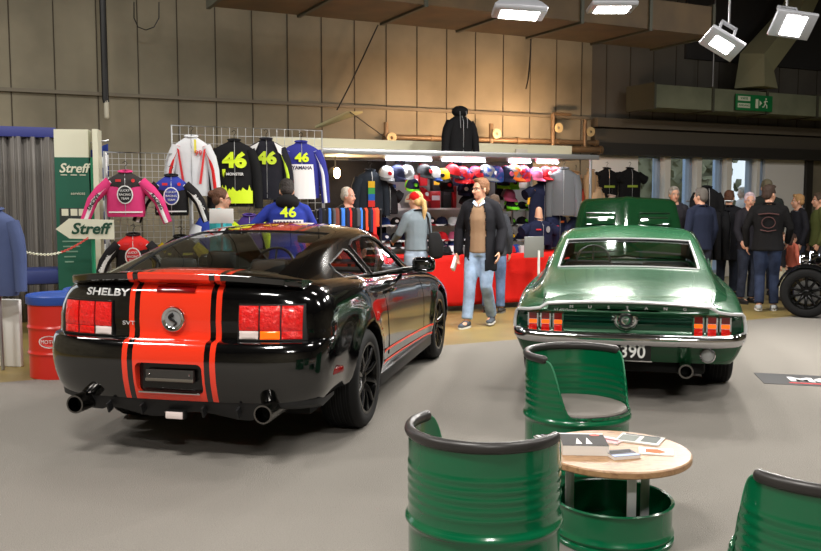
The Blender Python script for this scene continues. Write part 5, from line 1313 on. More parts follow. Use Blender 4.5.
# kids' leather jackets on the grid
def kids(label, a, b, c, yoke, slv, badge_c, ink, scale=1.0, spread=.20):
    j = garment(label, jp(a, b, 2.9), RZ, c, sleeves=slv, yoke=yoke, w=.20*scale, h=.47*scale, sl=.46*scale, spread=spread, stripe=(226, 226, 226), thick=.085, name='kids_jacket', group=None)
    W_ = .20*scale; ft = dict(w=W_, thick=.088)
    front_shape(j, oval(0, 0, .088, .105), INKW, -.22*scale-.02, 'badge_ring', d=.005, **ft); front_shape(j, oval(0, 0, .075, .092), badge_c, -.22*scale-.02, 'badge_oval', d=.008, **ft)
    for i, q in enumerate((.045, .0, -.045)): front_text(j, ('LUCKY', 'RACING', 'TEAM')[i], .034, INKW, -.22*scale-.02+q, name='badge_lettering', thick=.1, w=W_)
    front_shape(j, oval(0, 0, .02, .02), INKR, -.10, 'round_patch', x=.09, **ft); front_shape(j, rect(-.03, -.014, .03, .014), INKR, -.10, 'square_patch', x=-.07, **ft)
    front_shape(j, rect(-W_*.85, -.008, W_*.85, .008), INKW, -.42*scale, 'hem_piping', **ft)
    for s in (-1, 1):
        me = text_mesh('RACING', .055, .003, bold=.002); w_ = W_
        st = V((s*w_*.76, 0, -.215)); e2 = V((s*(w_+spread), -.03, -.18-.46*scale)); d = (e2-st).normalized()
        x_ = d if True else d; zz = V((0, -1, 0)); yy = zz.cross(x_)
        M_ = MX(((x_.x, yy.x, zz.x, 0), (x_.y, yy.y, zz.y, 0), (x_.z, yy.z, zz.z, 0), (0, 0, 0, 1)))
        me.transform(MX.Translation((st+e2)/2+V((s*.035, -.075, .01))) @ M_); obj('sleeve_lettering', me, INKK if c[0] > 100 else INKW, j, smooth=0)
    return j
kids('pink kids racing jacket with a dark round badge on the grid wall', 125, 163, (214, 62, 122), (58, 54, 54), (214, 62, 122), INKK, INKW, 1.08, .24)
kids('blue-shouldered black kids racing jacket with an oval badge on the grid wall', 171, 167, (30, 28, 30), (52, 64, 158), (34, 32, 34), mat('badge_blue', (48, 60, 150), .6), INKW, .98, .20)
kids('red-shouldered black kids racing jacket hanging low behind the black coupe', 133, 226, (32, 30, 32), (206, 42, 40), (38, 36, 38), INKR, INKW, 1.02, .20)
j = garment('black and yellow kids jacket hanging low beside the coupe\'s rear window', jp(180, 228, 2.9), RZ, (26, 26, 26), sleeves=(232, 204, 30), w=.21, h=.45, sl=.42, spread=.2, thick=.085, name='kids_jacket')
front_shape(j, rect(-.14, -.012, .14, .012), mat('tag_yellow', (226, 214, 60), .6), -.2, 'chest_stripe', w=.21)
garment('blue and white jacket with yellow lettering left of the turquoise woman', jp(206, 208), RZ+R(30), (44, 66, 160), sleeves=(216, 218, 224), yoke=(44, 66, 160), w=.16, h=.6, sl=.5, spread=.03)
garment('small purple and neon yellow jacket hanging low between the woman and the 46 jacket', jp(249, 207, 2.9), RZ, (70, 50, 120), sleeves=(214, 240, 30), w=.17, h=.4, sl=.34, spread=.08)
garment('black jacket on a wooden hanger left of the bending person', jp(270, 200, 2.9), RZ, (26, 26, 30), w=.2, h=.5, sl=.44, spread=.05)
# jacket rails and grid walls
def grid_panel(label, a, b, k, y_top, zlow, step=.07, frame=.026, name='grid_wall'):
    u0, u1 = uk(a, 150, k)[0], uk(b, 150, k)[0]; zt_ = uk((a+b)/2, y_top, k)[2]; w = u1-u0
    t = thing(name, label, 'display grid', tuple(wp((u0+u1)/2, k)), WA)
    bm = B(); tube(bm, [(-w/2, 0, -.004), (-w/2, 0, zt_), (w/2, 0, zt_), (w/2, 0, -.004)], frame, 8); obj('frame', bm, GRIDW, t)
    bm = B(); n = int(w/step)
    for i in range(1, n): box(bm, (-w/2+w*i/n, 0, (zlow+zt_)/2), (.005, .005, zt_-zlow))
    m = int((zt_-zlow)/step)
    for i in range(m): box(bm, (0, .005, zlow+(zt_-zlow)*i/m), (w, .005, .005))
    obj('wire_mesh', bm, GRIDW, t, smooth=0); return t
grid_panel('white wire grid wall behind the kids racing jackets', 105, 190, 2.75, 153, .5)
grid_panel('wire grid wall behind the four adult racing jackets', 172, 322, 2.5, 128, .6, .10, .010)
# white box with a faint word near the turquoise woman
pq = at(221.5, 216, 9.5); t = thing('price_board', 'blank white card in front of the turquoise woman', 'sign', tuple(pq), R(5))
bm = B(); box(bm, (0, 0, 0), (.25, .02, .155), bev=.003); obj('card', bm, WHITEP, t)
bm = B(); tube(bm, [(0, .012, -.07), (0, .012, -t.location.z-.004)], .012, 8); obj('card_stand', bm, RAILM, t)
# rack of belts and lanyards in front of the elderly man
u0, u1 = uk(316, 222, 3.3)[0], uk(381, 222, 3.3)[0]; zr = uk(350, 208, 3.3)[2]-.02; wr = u1-u0
t = thing('belt_rack', 'long low rail carrying colourful belts behind the black coupe', 'rack', tuple(wp((u0+u1)/2, 3.3)), WA)
bm = B(); tube(bm, [(-wr/2, 0, zr), (wr/2, 0, zr)], .010, 8); obj('rail', bm, BLACKP, t)
for s in (-1, 1): bm = B(); tube(bm, [(s*wr/2, 0, -.004), (s*wr/2, 0, zr)], .012, 8); bm2 = obj('post', bm, BLACKP, t)
cols = [((190, 40, 36), 'red'), ((24, 24, 26), 'black'), ((60, 120, 215), 'bright blue'), ((30, 34, 56), 'dark blue'), ((110, 60, 50), 'brown'), ((24, 24, 26), 'black'), ((222, 70, 40), 'orange'), ((70, 72, 78), 'grey')]
for i in range(22):
    c, n = cols[(3, 1, 5, 2, 1, 7, 4, 5, 2, 1, 3, 0, 5, 1, 7, 2, 5, 6, 1, 3, 0, 6)[i]]; x = -wr/2+.06+(wr-.12)*i/21; rnd = random.Random(i); L_ = .19+.13*rnd.random(); wd = .014+.018*rnd.random(); p = wp((u0+u1)/2+x, 3.3, zr)
    bm = B(); tube(bm, [(0, -.02, -L_), (0, -.021, -.02), (0, 0, .016), (0, .021, -.02), (0, .02, -L_*.9)], [(wd, .006)]*5, 8, xdir=(1, 0, 0)); o = obj('hanging_belt', bm, cloth(c)); o.location = p; o.rotation_euler = (0, 0, WA+R(rnd.uniform(-25, 25)))
    tag(o, '%s belt on the low rail, number %d counted from its left end' % (n, i+1) if False else '%s belt on the low rail, %s from its %s end' % (n, ORD[i] if i < 11 else ORD[21-i], 'left' if i < 11 else 'right'), 'belt', 'belts on the low rail')
# garments inside the stall
j = garment('black jacket with a colourful crest hanging behind the elderly man', stall(370, 163, 1.9), WA, (30, 36, 44), w=.22, h=.62, sl=.56, spread=.02)
for i, c in enumerate(((200, 160, 40), (60, 140, 70), (40, 90, 170), (190, 50, 44))): front_shape(j, rect(-.05, -.045, .05, .045), cloth(c), -.20-.09*i, 'crest_patch', x=-.02)
garment('dark shirt with a small red shield behind the red cap', stall(388, 178, 1.7), WA, (24, 24, 27), w=.16, h=.42, sl=.24, spread=.02, short=True, cat='shirt', name='hanging_shirt')
garment('navy team shirt with red and yellow marks, upper one right of the narrow shelf', stall(542, 176, 1.9), WA, (26, 30, 54), yoke=(30, 34, 60), w=.24, h=.72, sl=.26, spread=.08, short=True, cat='shirt', name='hanging_shirt', stripe=(226, 170, 40))
j = garment('navy team shirt filled by a headless mannequin on the counter', stall(539, 212, 2.2), WA, (28, 32, 58), w=.25, h=.40, sl=.26, spread=.06, short=True, cat='shirt', name='mannequin_torso', hang=False, thick=.11)
front_shape(j, rect(-.04, -.01, .04, .01), INKR, -.16, 'chest_logo', x=-.09, w=.25, thick=.115); front_shape(j, oval(0, 0, .04, .05), mat('ink_grey', (150, 150, 156), .6), -.16, 'chest_emblem', x=.08, w=.25, thick=.115)
bm = B(); tube(bm, [(0, 0, -.12), (0, .005, -.02), (0, .005, .03)], [.07, .055, .05], 14, round_ends=True); obj('mannequin_neck', bm, mat('mannequin_skin', (220, 168, 138), .5), j)
for a, b, lb, c in ((556, 205, 'navy team jacket with sponsor patches right of the mannequin', (28, 34, 62)), (574, 212, 'dark navy jacket with an orange patch at the right stall post', (30, 34, 58))):
    j = garment(lb, stall(a, b, 2.0), WA+R(20), c, w=.2, h=.55, sl=.5, spread=.04); front_shape(j, rect(-.05, -.015, .05, .015), mat('ink_orange', (226, 120, 40), .6), -.16, 'patch', x=.05, w=.2); front_shape(j, oval(0, 0, .035, .03), INKR, -.24, 'patch', x=-.08, w=.2)
garment('light grey hooded top hanging at the right end of the stall', stall(564, 162, 2.15), WA-R(35), (98, 100, 104), w=.22, h=.72, sl=.66, spread=.0, cat='hoodie', name='hanging_hoodie')
for i, (a, b, c, lb) in enumerate(((576, 166, (176, 140, 104), 'tan top hanging just left of the right canopy post'), (591, 164, (196, 158, 118), 'beige top hanging just right of the canopy post'), (584, 184, (170, 60, 40), 'rust red top half hidden behind the canopy post'), (598, 182, (206, 172, 136), 'cream top hanging below the left black T-shirt'), (612, 190, (216, 190, 176), 'pale pink top hanging below the two black T-shirts'))):
    garment(lb, stall(a, b, .9), WA+R(30), c, w=.17, h=.55, sl=.45, spread=.02, cat='top', name='hanging_blouse')
for a, lb in ((607, 'left black T-shirt hanging against the white wall by the windows'), (630, 'right black T-shirt hanging against the white wall by the windows')):
    j = garment(lb, stall(a, 163, .35), WA, (22, 22, 24), w=.26, h=.75, sl=.30, spread=.12, short=True, cat='T-shirt', name='hanging_shirt'); front_shape(j, rect(-.12, -.02, .12, .02), mat('print_olive', (150, 170, 60), .6), -.33, 'chest_print', w=.26)
# black hoodie standing on top of the canopy
j = garment('black hooded top displayed on top of the canopy roof', stall(460, 107, 2.0), WA, (22, 22, 24), w=.205, h=.56, sl=.50, spread=.06, hood=True, cat='hoodie', name='display_hoodie', thick=.10, hang=False)
j.location.z = CZ+.02+.10+.56
for s in (-1, 1): bm = B(); tube(bm, [(s*.05, -.09, -.06), (s*.06, -.118, -.2), (s*.055, -.122, -.30)], .006, 6); obj('drawstring', bm, mat('cord_grey', (130, 130, 134), .7), j)
# things on the counter
z = CZT+.006
for a, b, w_, h_, c, lb, cat in ((437, 256, .36, .05, (26, 24, 26), 'folded black shirts on the counter beside the red-capped woman', 'shirts'), (523, 254, .22, .10, (178, 182, 186), 'grey carton on the counter right of the tall man', 'box')):
    u = uk(a, 250, 2.3)[0]; t = thing('folded_shirts' if cat == 'shirts' else 'carton', lb, cat, tuple(wp(u, 2.3, z)), WA); bm = B()
    if cat == 'shirts':
        for q in range(2): box(bm, (.01*q, 0, .014+.026*q), (w_, .26, .024), bev=.009)
        obj('folded_cloth', bm, cloth(c), t)
    else:
        box(bm, (0, 0, h_/2), (w_, .2, h_)); obj('carton_body', bm, mat('carton_grey', (178, 182, 186), .7), t, smooth=0); bm = B(); box(bm, (0, 0, h_+.001), (.04, .2, .002)); obj('carton_tape', bm, mat('tape_brown', (150, 120, 80), .4), t, smooth=0)
for a, c1, br, lb in ((446, BK, PK, 'black and pink cap lying on the counter, left of the pile'), (452, WH, PK, 'white cap with pink brim on the counter pile'), (457, BK, RD_, 'black cap with red brim at the right of the counter pile'), (516, BL, PK, 'blue cap with pink brim on the counter right of the tall man'), (509, RD_, BK, 'red cap with black brim on the counter by the narrow shelf'), (462, GY, RD_, 'grey cap with red brim on the counter next to the tall man')):
    u = uk(a, 250, 2.25)[0]; cap(lb, tuple(wp(u, 2.25, z)), WA+R((a*37) % 60-30), c1, None, br, group='caps on the counter', s=1.15)
# grey board on a slim stand
t = wthing('notice_board', 'grey square board on a slim white stand before the counter', 'sign', 534, 247, 2.9); hz = t.location.z
bm = B(); box(bm, (0, 0, 0), (.33, .02, .30), bev=.006); obj('board', bm, mat('board_grey', (120, 122, 118), .5), t)
bm = B(); tube(bm, [(.07, -.02, -.05), (.07, -.02, -hz+.03)], .018, 10); obj('stand', bm, WHITEP, t)
bm = B(); lathe(bm, [(0, .03), (.14, .022), (.15, 0), (0, 0)], 24, MX.Translation((.07, -.02, -hz-.004))); obj('stand_foot', bm, WHITEP, t)
# round rack of dark jackets at the right
pr = V((px(705, 13.7), 13.7, 0)); t = thing('clothes_rack', 'chrome clothes rack with black jackets between the crowd and the green car', 'rack', (pr.x, pr.y, -.004), 0)
bm = B(); tube(bm, [(0, 0, .02), (0, 0, 1.72)], .02, 10); obj('upright', bm, RAILM, t)
bm = B(); tube(bm, [(-.30, 0, 1.55), (.42, 0, 1.55)], .014, 8); obj('rail', bm, RAILM, t)
bm = B(); box(bm, (0, 0, .02), (.8, .06, .04), bev=.01); box(bm, (0, 0, .02), (.06, .6, .04), bev=.01); obj('base', bm, RAILM, t)
for i, (x, lb) in enumerate(((.04, 'left'), (.17, 'middle'), (.30, 'right'))):
    garment('%s of three black jackets on the chrome rack' % lb, (pr.x+x, pr.y, 1.50), R(72), (24, 24, 27), w=.22, h=.75, sl=.66, spread=.02, group='jackets on the chrome rack')
garment('black jacket crowning the chrome rack, higher than the others', (pr.x, pr.y-.04, 1.86), R(10), (20, 20, 22), w=.21, h=.5, sl=.40, spread=.02)
# lamp behind the stall: bare halogen work light
p = stall(337, 173, 1.2); t = thing('work_lamp', 'glaring bare work lamp at the dark left end of the stall', 'lamp', tuple(p), WA)
bm = B(); ball(bm, (0, 0, 0), (.05, .04, .08), 14); obj('bulb', bm, mat('bulb_warm', (255, 240, 210), .4, emit=(255, 206, 130), es=30), t, 'glowing warm bulb')
bm = B(); tube(bm, [(0, .06, .0), (0, .07, CZ-p.z)], .012, 8); lathe(bm, [(.05, .0), (.10, .05)], 20, MX.Translation((0, .03, 0)) @ MX.Rotation(-PI/2, 4, 'X')); obj('lamp_fitting', bm, BLACKP, t)
l = bpy.data.lights.new('work_light', 'POINT'); l.energy = 14; l.color = (1, .72, .42); l.shadow_soft_size = .06; lo = link(bpy.data.objects.new('work_light', l)); lo.location = tuple(p-V((E2.x, E2.y, 0))*.12)

# ---- left end: curtain, banners, arrow sign, chain, coat
p0, p1 = stall(-12, 200, 1.0), stall(58, 200, 1.0); zt_ = stall(20, 127, 1.0).z; bm = B(); g = []; n = 140; Lc = (p1-p0).length
for j in range(6):
    z = -.004+(zt_-.12+.004)*j/5; g.append([V((Lc*i/n-Lc/2, .05*math.sin(i*.19+.6*math.sin(i*.07))+.025*math.sin(i*.43+2)+.01*math.sin(i*.9), z)) for i in range(n+1)])
sheet(bm, g); t = thing('plastic_curtain', 'grey folded plastic curtain under a blue rail at the far left', 'curtain', tuple((p0+p1)/2*1)[:2]+(0,), WA)
obj('curtain_sheet', evaluated(to_mesh(bm), [('SOLIDIFY', dict(thickness=.004))]), mat('curtain_grey', (128, 124, 120), .45), t, smooth=180)
bm = B(); box(bm, (0, 0, zt_-.06), (Lc, .06, .13), bev=.01); obj('curtain_rail', bm, mat('rail_blue', (58, 66, 140), .5), t)
p = stall(8, 280, 2.0); t = thing('blue_bench', 'dark blue padded bench in front of the plastic curtain', 'bench', (p.x, p.y, -.004), WA)
hb = stall(33, 268, 2.0).z; bm = B(); box(bm, (0, 0, hb-.09), (1.5, .5, .18), bev=.04); obj('seat', bm, mat('bench_blue', (46, 60, 120), .5), t)
for x in (-.6, .6): bm = B(); box(bm, (x, 0, (hb-.17)/2), (.08, .4, hb-.17)); obj('leg', bm, BLACKP, t)
GRN = mat('banner_green', (20, 92, 72), .5); CRM = mat('banner_cream', (224, 224, 202), .6)
p = stall(73, 200, 2.3); zt_ = stall(73, 129, 2.3).z; zm = stall(73, 157, 2.3).z
t = thing('banner_tower', 'tall green and cream advertising tower with white lettering at left', 'banner', (p.x, p.y, -.004), WA-R(16))
wB = .38; bm = B(); box(bm, (0, .12, zm/2), (wB, .26, zm)); obj('green_panel', bm, GRN, t, smooth=0)
bm = B(); box(bm, (0, .12, (zm+zt_)/2), (wB, .24, zt_-zm)); obj('cream_top', bm, CRM, t, smooth=0)
bm = B(); box(bm, (wB/2+.09, .06, zt_/2), (.06, .30, zt_)); obj('side_post', bm, CRM, t, smooth=0)
bm = B(); box(bm, (wB/2+.04, -.02, zm/2), (.035, .03, zm)); obj('edge_strip', bm, mat('sign_green_bright', (16, 130, 90), .5), t, smooth=0)
text('banner_lettering', 'Streff', .15, CRM, t, (.02, -.014, zm-.13), shear=.25, bold=.003, ext=.003)
bm = B(); 
for x in (-.09, .02, .12): box(bm, (x, -.013, zm-.205), (.07, .004, .010))
obj('banner_dashes', bm, CRM, t, smooth=0)
text('banner_small_lettering', 'services', .05, CRM, t, (.06, -.014, zm-.42), ext=.002)
bm = B(); zp = zm-.70; box(bm, (.0, -.013, zp), (.30, .004, .22)); pc = obj('banner_picture', bm, mat('picture_dark', (44, 52, 50), .5), t, smooth=0)
for x in (-.09, .01, .10): bm = B(); box(bm, (x, -.017, zp+.06), (.075, .004, .08)); obj('picture_van', bm, CRM, pc, smooth=0)
for i in range(5): bm = B(); box(bm, (-.02-.01*i, -.013, zp-.28-.06*i), (.22-.03*i, .003, .016)); obj('text_line', bm, mat('banner_pale', (120, 160, 140), .6), t, smooth=0)
# striped flag behind the grid
p = stall(99, 200, 2.2); bm = B(); zt_ = stall(99, 152, 2.2).z
t = thing('striped_fabric', 'blue and white striped cloth hanging between the tower and the grid wall', 'fabric', (p.x, p.y, 0), WA)
for i in range(12):
    bm = B(); z1 = zt_-.13*i; sheet(bm, [[V((.24*q/12-.12, .02*math.sin(q*.9+i*.3), z1-.13*r_+.10*q/12)) for q in range(13)] for r_ in (0, 1)]); obj('stripe', evaluated(to_mesh(bm), [('SOLIDIFY', dict(thickness=.005))]), cloth((222, 224, 230) if i % 2 else (40, 58, 130)), t, smooth=180)
bm = B(); tube(bm, [(-.13, .0, -.004), (-.13, 0, zt_+.1), (.13, 0, zt_+.14)], .012, 8); obj('flag_pole', bm, RAILM, t)
# arrow sign on a green pole
p = at(90, 229, 9.6); t = thing('arrow_sign', 'cream arrow sign with green lettering pointing left on a green pole', 'sign', (p.x, p.y, 0), R(4)); zc = p.z
bm = B(); prism(bm, [(-.36, 0), (-.215, .113), (.253, .097), (.253, -.113), (-.215, -.102)], -.01, .01, lambda a, b, d: V((a, d, b+zc))); obj('arrow_board', bm, CRM, t, smooth=0)
text('arrow_lettering', 'Streff', .165, mat('letter_green', (18, 70, 50), .5), t, (.0, -.014, zc), shear=.25, bold=.004, ext=.003, sx=1.1)
bm = B(); tube(bm, [(.02, .035, -.004), (.02, .035, zc+.1)], .022, 10); obj('pole', bm, mat('sign_green_bright', (16, 130, 90), .5), t)
bm = B(); lathe(bm, [(0, .05), (.05, .045), (.17, .015), (.17, -.004), (0, -.004)], 24, MX.Translation((.02, .035, 0))); obj('pole_foot', bm, BLACKP, t)
# barrier chain
a, b = at(20, 251, 8.7), at(88, 238, 9.5); bm = B(); pts = [a.lerp(b, i/40)+V((0, 0, -.16*math.sin(PI*i/40)*.6)) for i in range(41)]
ch = thing('barrier_chain', 'red and white barrier chain sagging from the arrow sign', 'chain', tuple(a)); MR = mat('chain_red', (190, 60, 50), .5)
for i in range(0, 40):
    d = (pts[i+1]-pts[i]); c = (pts[i]+pts[i+1])/2-a; dn = d.normalized(); up = V((0, 0, 1)) if i % 2 else dn.cross(V((0, 0, 1))).normalized()
    bm = B(); tube(bm, [c+dn*d.length*.62*math.cos(q*PI/6)+up*.010*math.sin(q*PI/6) for q in range(13)], .0045, 5, closed=True); obj('chain_link', bm, MR if i > 22 else CRM, ch, smooth=60)
# blue coat on a stand with a white panel at the far left edge
p = at(-5, 210, 8.15); t = garment('blue grey coat hanging on a stand at the far left edge', (p.x, p.y, p.z+.10), R(-14), (78, 90, 128), w=.22, h=.78, sl=.66, spread=.05, cat='coat', name='hanging_coat', thick=.11)
bm = B(); tube(bm, [(0, .0, .11), (0, .02, -p.z-.10-.0)], .016, 8); obj('stand_pole', bm, RAILM, t)
p = at(-3, 300, 8.25); bm = B(); box(bm, (0, 0, p.z/2), (.36, .05, p.z), bev=.012); o = obj('white_board', bm, WHITEP); o.location = (p.x, p.y+.12, -.004); o.rotation_euler = (0, 0, R(-10)); tag(o, 'white board standing under the blue coat at the left edge', 'board')
# hanging black strap with a pale plug at upper left
p = stall(104, 8, .3); q = stall(106, 117, .3); bm = B(); tube(bm, [(0, 0, p.z-q.z+1.2), (0, 0, .25), (.01, 0, .2)], [(.045, .03)]*3, 8); t = thing('cable_drop', 'thick black cable drop with a pale plug on the wall at upper left', 'cable', tuple(q), WA)
obj('cable_sleeve', bm, BLACKP, t); bm = B(); tube(bm, [(.01, 0, .0), (.01, 0, .22)], [(.035, .03)]*2, 10, round_ends=True); obj('plug', bm, mat('plug_cream', (200, 196, 178), .5), t)
# cable loop beside it and the two thin cables
def cable(label, pts, k, r=.012): 
    o0 = stall(*pts[0], k); P_ = [stall(a, b, k)-o0 for a, b in pts]; bm = B(); tube(bm, P_, r, 6); o = obj('cable', bm, BLACKP, smooth=60); o.location = o0; tag(o, label, 'cable')
cable('thin black cable loop hanging at the top left', [(134, 2), (134, 18), (138, 27), (146, 30), (154, 27), (159, 18), (159, 2)], .3, .008)
cable('thin slanting cable rising over the lifted flap near the centre', [(337, 110), (350, 85), (365, 53), (378, 25)], .2, .012)
cable('short dangling cable below the brown duct at centre right', [(531, 38), (530, 60), (528, 80), (526, 89)], .2, .012)
# lifted flap behind the canopy's left end
a_, b_ = stall(315, 128, 1.2), stall(350, 112, .9); bm = B(); e = (b_-a_)
rings(bm, [[V((0, 0, 0)), V((.05, .25, .02)), V((.05, .25, .05)), V((0, 0, .03))], [e*.9+V((0, 0, 0)), e*1.15+V((.1, .3, -.02)), e*1.15+V((.1, .3, .01)), e*.9+V((0, 0, .03))]]); o = obj('awning_flap', bm, mat('flap_olive', (150, 148, 112), .5, .2), smooth=0); o.location = a_
tag(o, 'pale olive lifted flap behind the left end of the canopy', 'flap')
bm = B(); tube(bm, [stall(350, 112, 1.0), stall(368, 125, .6), stall(386, 138, .3)], .008, 6); o = obj('stay_cable', bm, BLACKP, smooth=60); tag(o, 'thin black stay cable from the lifted flap down to the wall pipe', 'cable')
# pipes, valves and brackets on the wall above the canopy
PIPE = mat('pipe_tan', (112, 92, 68), .5, .3, vary=((90, 72, 52), 6, .4, .7))
def pipe(label, a, b, k, r): 
    p, q = stall(*a, k), stall(*b, k); bm = B(); tube(bm, [V((0, 0, 0)), q-p], r, 12)
    for i in range(6): tube(bm, [(q-p)*(i/5)-(q-p).normalized()*.03, (q-p)*(i/5)+(q-p).normalized()*.03], r*1.3, 12)
    o = obj('water_pipe', bm, PIPE, smooth=50); o.location = p; tag(o, label, 'pipe')
pipe('upper tan pipe on the wall above the canopy', (385, 137), (596, 143), .22, .045)
pipe('lower thicker tan pipe along the wall just above the canopy', (395, 146), (600, 150), .3, .06)
for i, (a, b, h_, lb) in enumerate(((386, 138, .5, 'grey valve on the wall pipes at the left end'), (491, 134, .35, 'small pipe valve right of the displayed hoodie'), (553, 128, .5, 'bent pipe bracket on the wall right of centre'), (585, 132, .45, 'pipe valve at the right end of the wall pipes'))):
    p = stall(a, b, .25); t = thing('pipe_valve', lb, 'valve', tuple(p), WA, 'valves on the wall pipes'); bm = B(); tube(bm, [(0, 0, -.35), (0, 0, h_/2)], .04, 10)
    if i == 2: tube(bm, [(0, 0, h_/2), (.38, 0, h_/2)], .03, 8)
    obj('valve_body', bm, PIPE, t); bm = B(); lathe(bm, [(.03, 0), (.085, 0), (.085, .02), (.03, .02)], 20, MX.Translation((.06, -.08, 0)) @ MX.Rotation(PI/2, 4, 'X')); obj('hand_wheel', bm, mat('wheel_pale', (176, 160, 120), .5), t)
# warm lamp standing on the stall roof, lighting the wall behind
for a, pw in ((470, 20), (545, 34), (400, 7)):
    p = stall(a, 150, 1.1); l = area('uplight', tuple(V((p.x, p.y, CZ+.35))), (R(112), 0, WA), .5, .15, pw, (1, .62, .36)); 
    t = thing('uplight', {470: 'warm uplight on the canopy roof behind the hoodie', 545: 'warm uplight on the canopy roof at its right end', 400: 'warm uplight on the canopy roof at its left half'}[a], 'lamp', (p.x, p.y, CZ+.02), WA)
    bm = B(); box(bm, (0, -.06, .05), (.3, .06, .08), bev=.01); obj('lamp_housing', bm, BLACKP, t)

# ---- dark open roadster at the right edge, only its front wheel and lamp in view
cA = R(-120.5); WP = V((px(809, 11.85), 11.85, 0)); lo_ = WP-V((.75*math.cos(cA), .75*math.sin(cA), 0))
t = thing('roadster_car', 'dark car at the right edge with its black front wheel and lit headlamp showing', 'car', (lo_.x, lo_.y, 0), cA)
DC = mat('dark_car_paint', (14, 14, 16), .15, coat=1); BR = mat('black_rim', (16, 16, 17), .18, .6)
rs = [(-.34, .14, .36, .50), (-.15, .22, .27, .62), (.3, .32, .22, .76), (.9, .42, .20, .84), (1.5, .52, .20, .86), (2.4, .54, .20, .84), (2.9, .50, .26, .80)]
bm = B(); rings(bm, [[V((w_*math.copysign(abs(math.cos(q*PI/12))**.5, math.cos(q*PI/12)), y, (z0+z1)/2+(z1-z0)/2*math.copysign(abs(math.sin(q*PI/12))**.6, math.sin(q*PI/12)))) for q in range(24)] for y, w_, z0, z1 in rs])
c = B(); box(c, (0, 1.85, .80), (.9, .95, .70)); obj('body', evaluated(to_mesh(bm), [('SUBSURF', dict(levels=1))], [c]), DC, t, smooth=45)
for s_ in (-1, 1):
    wheel(t, s_*.75, 0, .335, .335, .21, s_, .22, BR, 10); wheel(t, s_*.74, 2.3, .335, .335, .24, s_, .22, BR, 10)
    for y, r_ in ((0, .37), (2.3, .39)):
        bm = B(); rings(bm, [[V((s_*.75+x, y+r_*math.cos(R(q))*1.0, .335+r_*math.sin(R(q))+dz)) for x, dz in ((-.12, -.02), (-.08, .012), (.08, .012), (.12, -.02), (.12, -.03), (-.12, -.03))] for q in range(15, 171, 8)]); obj('cycle_wing', bm, DC, t)
    bm = B(); tube(bm, [(s_*.25, .12, .36), (s_*.68, 0, .335)], .02, 8); obj('suspension_arm', bm, STEEL, t)
    bm = B(); tube(bm, [(s_*.30, .05, .55), (s_*.48, -.05, .68)], .015, 8); lathe(bm, [(.02, .10), (.08, .04), (.095, 0), (.09, -.01)], 24, MX.Translation((s_*.56, -.10, .76)) @ MX.Rotation(-PI/2, 4, 'X')); hl = obj('headlamp', bm, CHROME, t)
    bm = B(); lathe(bm, [(.09, .0), (.05, -.02), (0, -.026)], 24, MX.Translation((s_*.56, -.10, .76)) @ MX.Rotation(-PI/2, 4, 'X')); obj('headlamp_lens', bm, mat('headlamp_lit', (240, 245, 255), .2, emit=(230, 240, 255), es=5), hl, 'bright white lens')
bm = B(); box(bm, (0, 1.35, .92), (.9, .02, .26), (R(-25), 0, 0), .01); obj('windscreen', bm, glass_mat('clear_glass', (.95, 1, .98), .92), t)
# floor mat with white letters at the right
p = gnd(753.6, 373); p.z = 0; d1 = (gnd(810, 375.8)-p); d1.z = 0; d1.normalize(); d2 = gnd(764, 383.6)-p; d2.z = 0; LD2 = d2.length; d2.normalize()
t = thing('floor_mat', 'dark floor banner with white letters at the right edge', 'mat', tuple(p))
bm = B(); L1, L2 = 1.6, LD2; cs = [V((0, 0, 0)), d1*L1, d1*L1+d2*L2, d2*L2]; rings(bm, [[c+V((0, 0, z)) for c in cs] for z in (0.0005, .004)]); obj('mat_sheet', bm, mat('mat_charcoal', (54, 54, 56), .6), t, smooth=0)
me = text_mesh('MOD', .24, .001, bold=.010, sx=1.15, align='LEFT'); yv = -d2
for v in me.vertices: v.co = d1*(.24+v.co.x)+d2*(L2*.52)-d2*v.co.y+V((0, 0, .0065+v.co.z))
obj('mat_lettering', me, INKW, t, smooth=0)
bm = B(); cs = [d1*.22+d2*L2*.80, d1*.60+d2*L2*.80, d1*.60+d2*L2*.86, d1*.22+d2*L2*.86]; rings(bm, [[c+V((0, 0, z)) for c in cs] for z in (.0042, .006)]); obj('mat_red_line', bm, INKR, t, smooth=0)
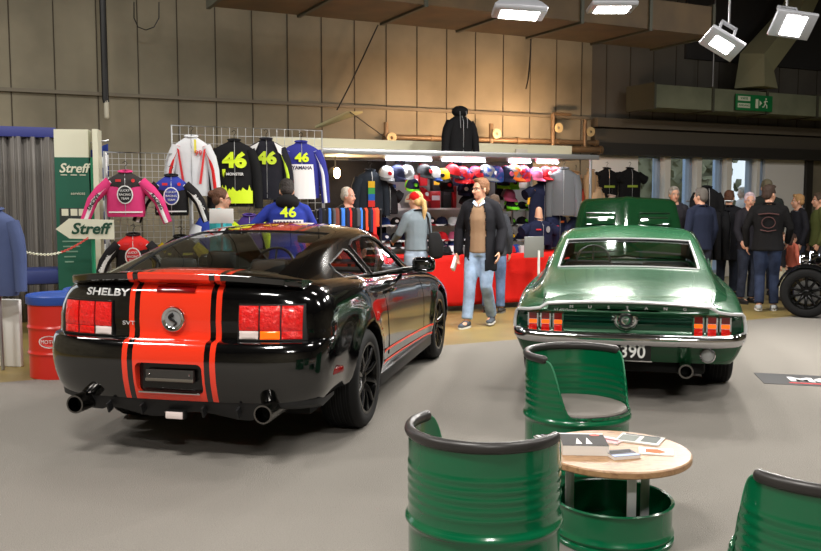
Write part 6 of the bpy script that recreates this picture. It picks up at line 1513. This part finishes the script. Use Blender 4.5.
# ------------------------------------------------------------------ lamps and light
LAMPHOUSE = mat('lamp_grey', (190, 192, 200), .4, .2); LAMPLENS = mat('lamp_lens', (255, 255, 255), .3, emit=(255, 252, 244), es=14)
def flood(label, loc, rot, lens=(.40, .26), power=90, sc=1.0):
    t = thing('floodlight', label, 'lamp', loc, 0, 'overhead floodlights'); t.rotation_euler = rot; t.scale = (sc, sc, sc)
    bm = B(); rings(bm, [[V((sx*a, sy*b, z)) for sx, sy in ((-1, -1), (1, -1), (1, 1), (-1, 1))] for a, b, z in ((.27, .19, -.02), (.28, .20, .03), (.22, .15, .09), (.12, .09, .15), (.10, .07, .19))])
    bmesh.ops.bevel(bm, geom=bm.edges[:], offset=.008, segments=1, affect='EDGES'); obj('lamp_housing', bm, LAMPHOUSE, t)
    bm = B(); box(bm, (0, 0, -.024), (*lens, .012), bev=.003); obj('lamp_lens', bm, LAMPLENS, t, 'glowing white lens')
    bm = B()
    for s in (-1, 1): box(bm, (s*.12, 0, .28), (.03, .05, .30))
    box(bm, (0, 0, .43), (.27, .05, .03)); obj('bracket', bm, LAMPHOUSE, t, smooth=0)
    top = MX.Translation(loc) @ Euler(rot).to_matrix().to_4x4() @ MX.Scale(sc, 4)
    inv = top.inverted(); h = (top @ V((0, 0, .43)))
    bm = B(); tube(bm, [V((0, 0, .43)), inv @ V((h.x, h.y, 6.4))], .018, 8); obj('hanging_rod', bm, STEEL, t)
    l = area('floodlight_beam', (0, 0, -.045), (0, 0, 0), lens[0], lens[1], power); l.parent = t
    return t
def at_d(px, py, Y): return tuple(at(px, py, Y))
flood('leftmost overhead floodlight, facing down over the stall canopy', at_d(519, 13, 9.6), (R(-4), R(4), 0), (.40, .30))
flood('second overhead floodlight from the left, cut by the top edge', at_d(612, 8, 11.0), (R(-4), 0, 0), (.40, .28))
flood('tilted overhead floodlight hanging on its bracket right of the long duct', at_d(722, 44, 9.8), (R(-34), R(30), 0), (.30, .20), sc=.74)
flood('brightest floodlight at top right, its lens facing the camera', at_d(793, 25, 9.8), (R(-48), R(8), 0), (.27, .30), 60, sc=.80)
# unseen area lights added under the ceiling as fill for the hall
for x, y, p in ((-5.5, 3.0, 190), (-1.5, 1.5, 220), (3.4, 2.5, 130), (7.5, 4.5, 140), (-6.0, 8.0, 80), (1.0, -3.5, 300), (-2.5, 9.0, 75), (3.0, 7.0, 65), (8.5, 10.0, 170)):
    area('ceiling_fill', (x, y, 5.9), (0, 0, 0), 1.3, .5, p)
w = bpy.data.worlds.new('sky'); SC.world = w; w.use_nodes = True
w.node_tree.nodes['Background'].inputs[0].default_value = lin((222, 228, 232)); w.node_tree.nodes['Background'].inputs[1].default_value = 1.1
SC.view_settings.exposure = .5
SC.cycles.max_bounces = 8; SC.cycles.transparent_max_bounces = 16; SC.cycles.caustics_reflective = False; SC.cycles.caustics_refractive = False
SC.cycles.sample_clamp_indirect = 6
SC.cycles.use_denoising = True
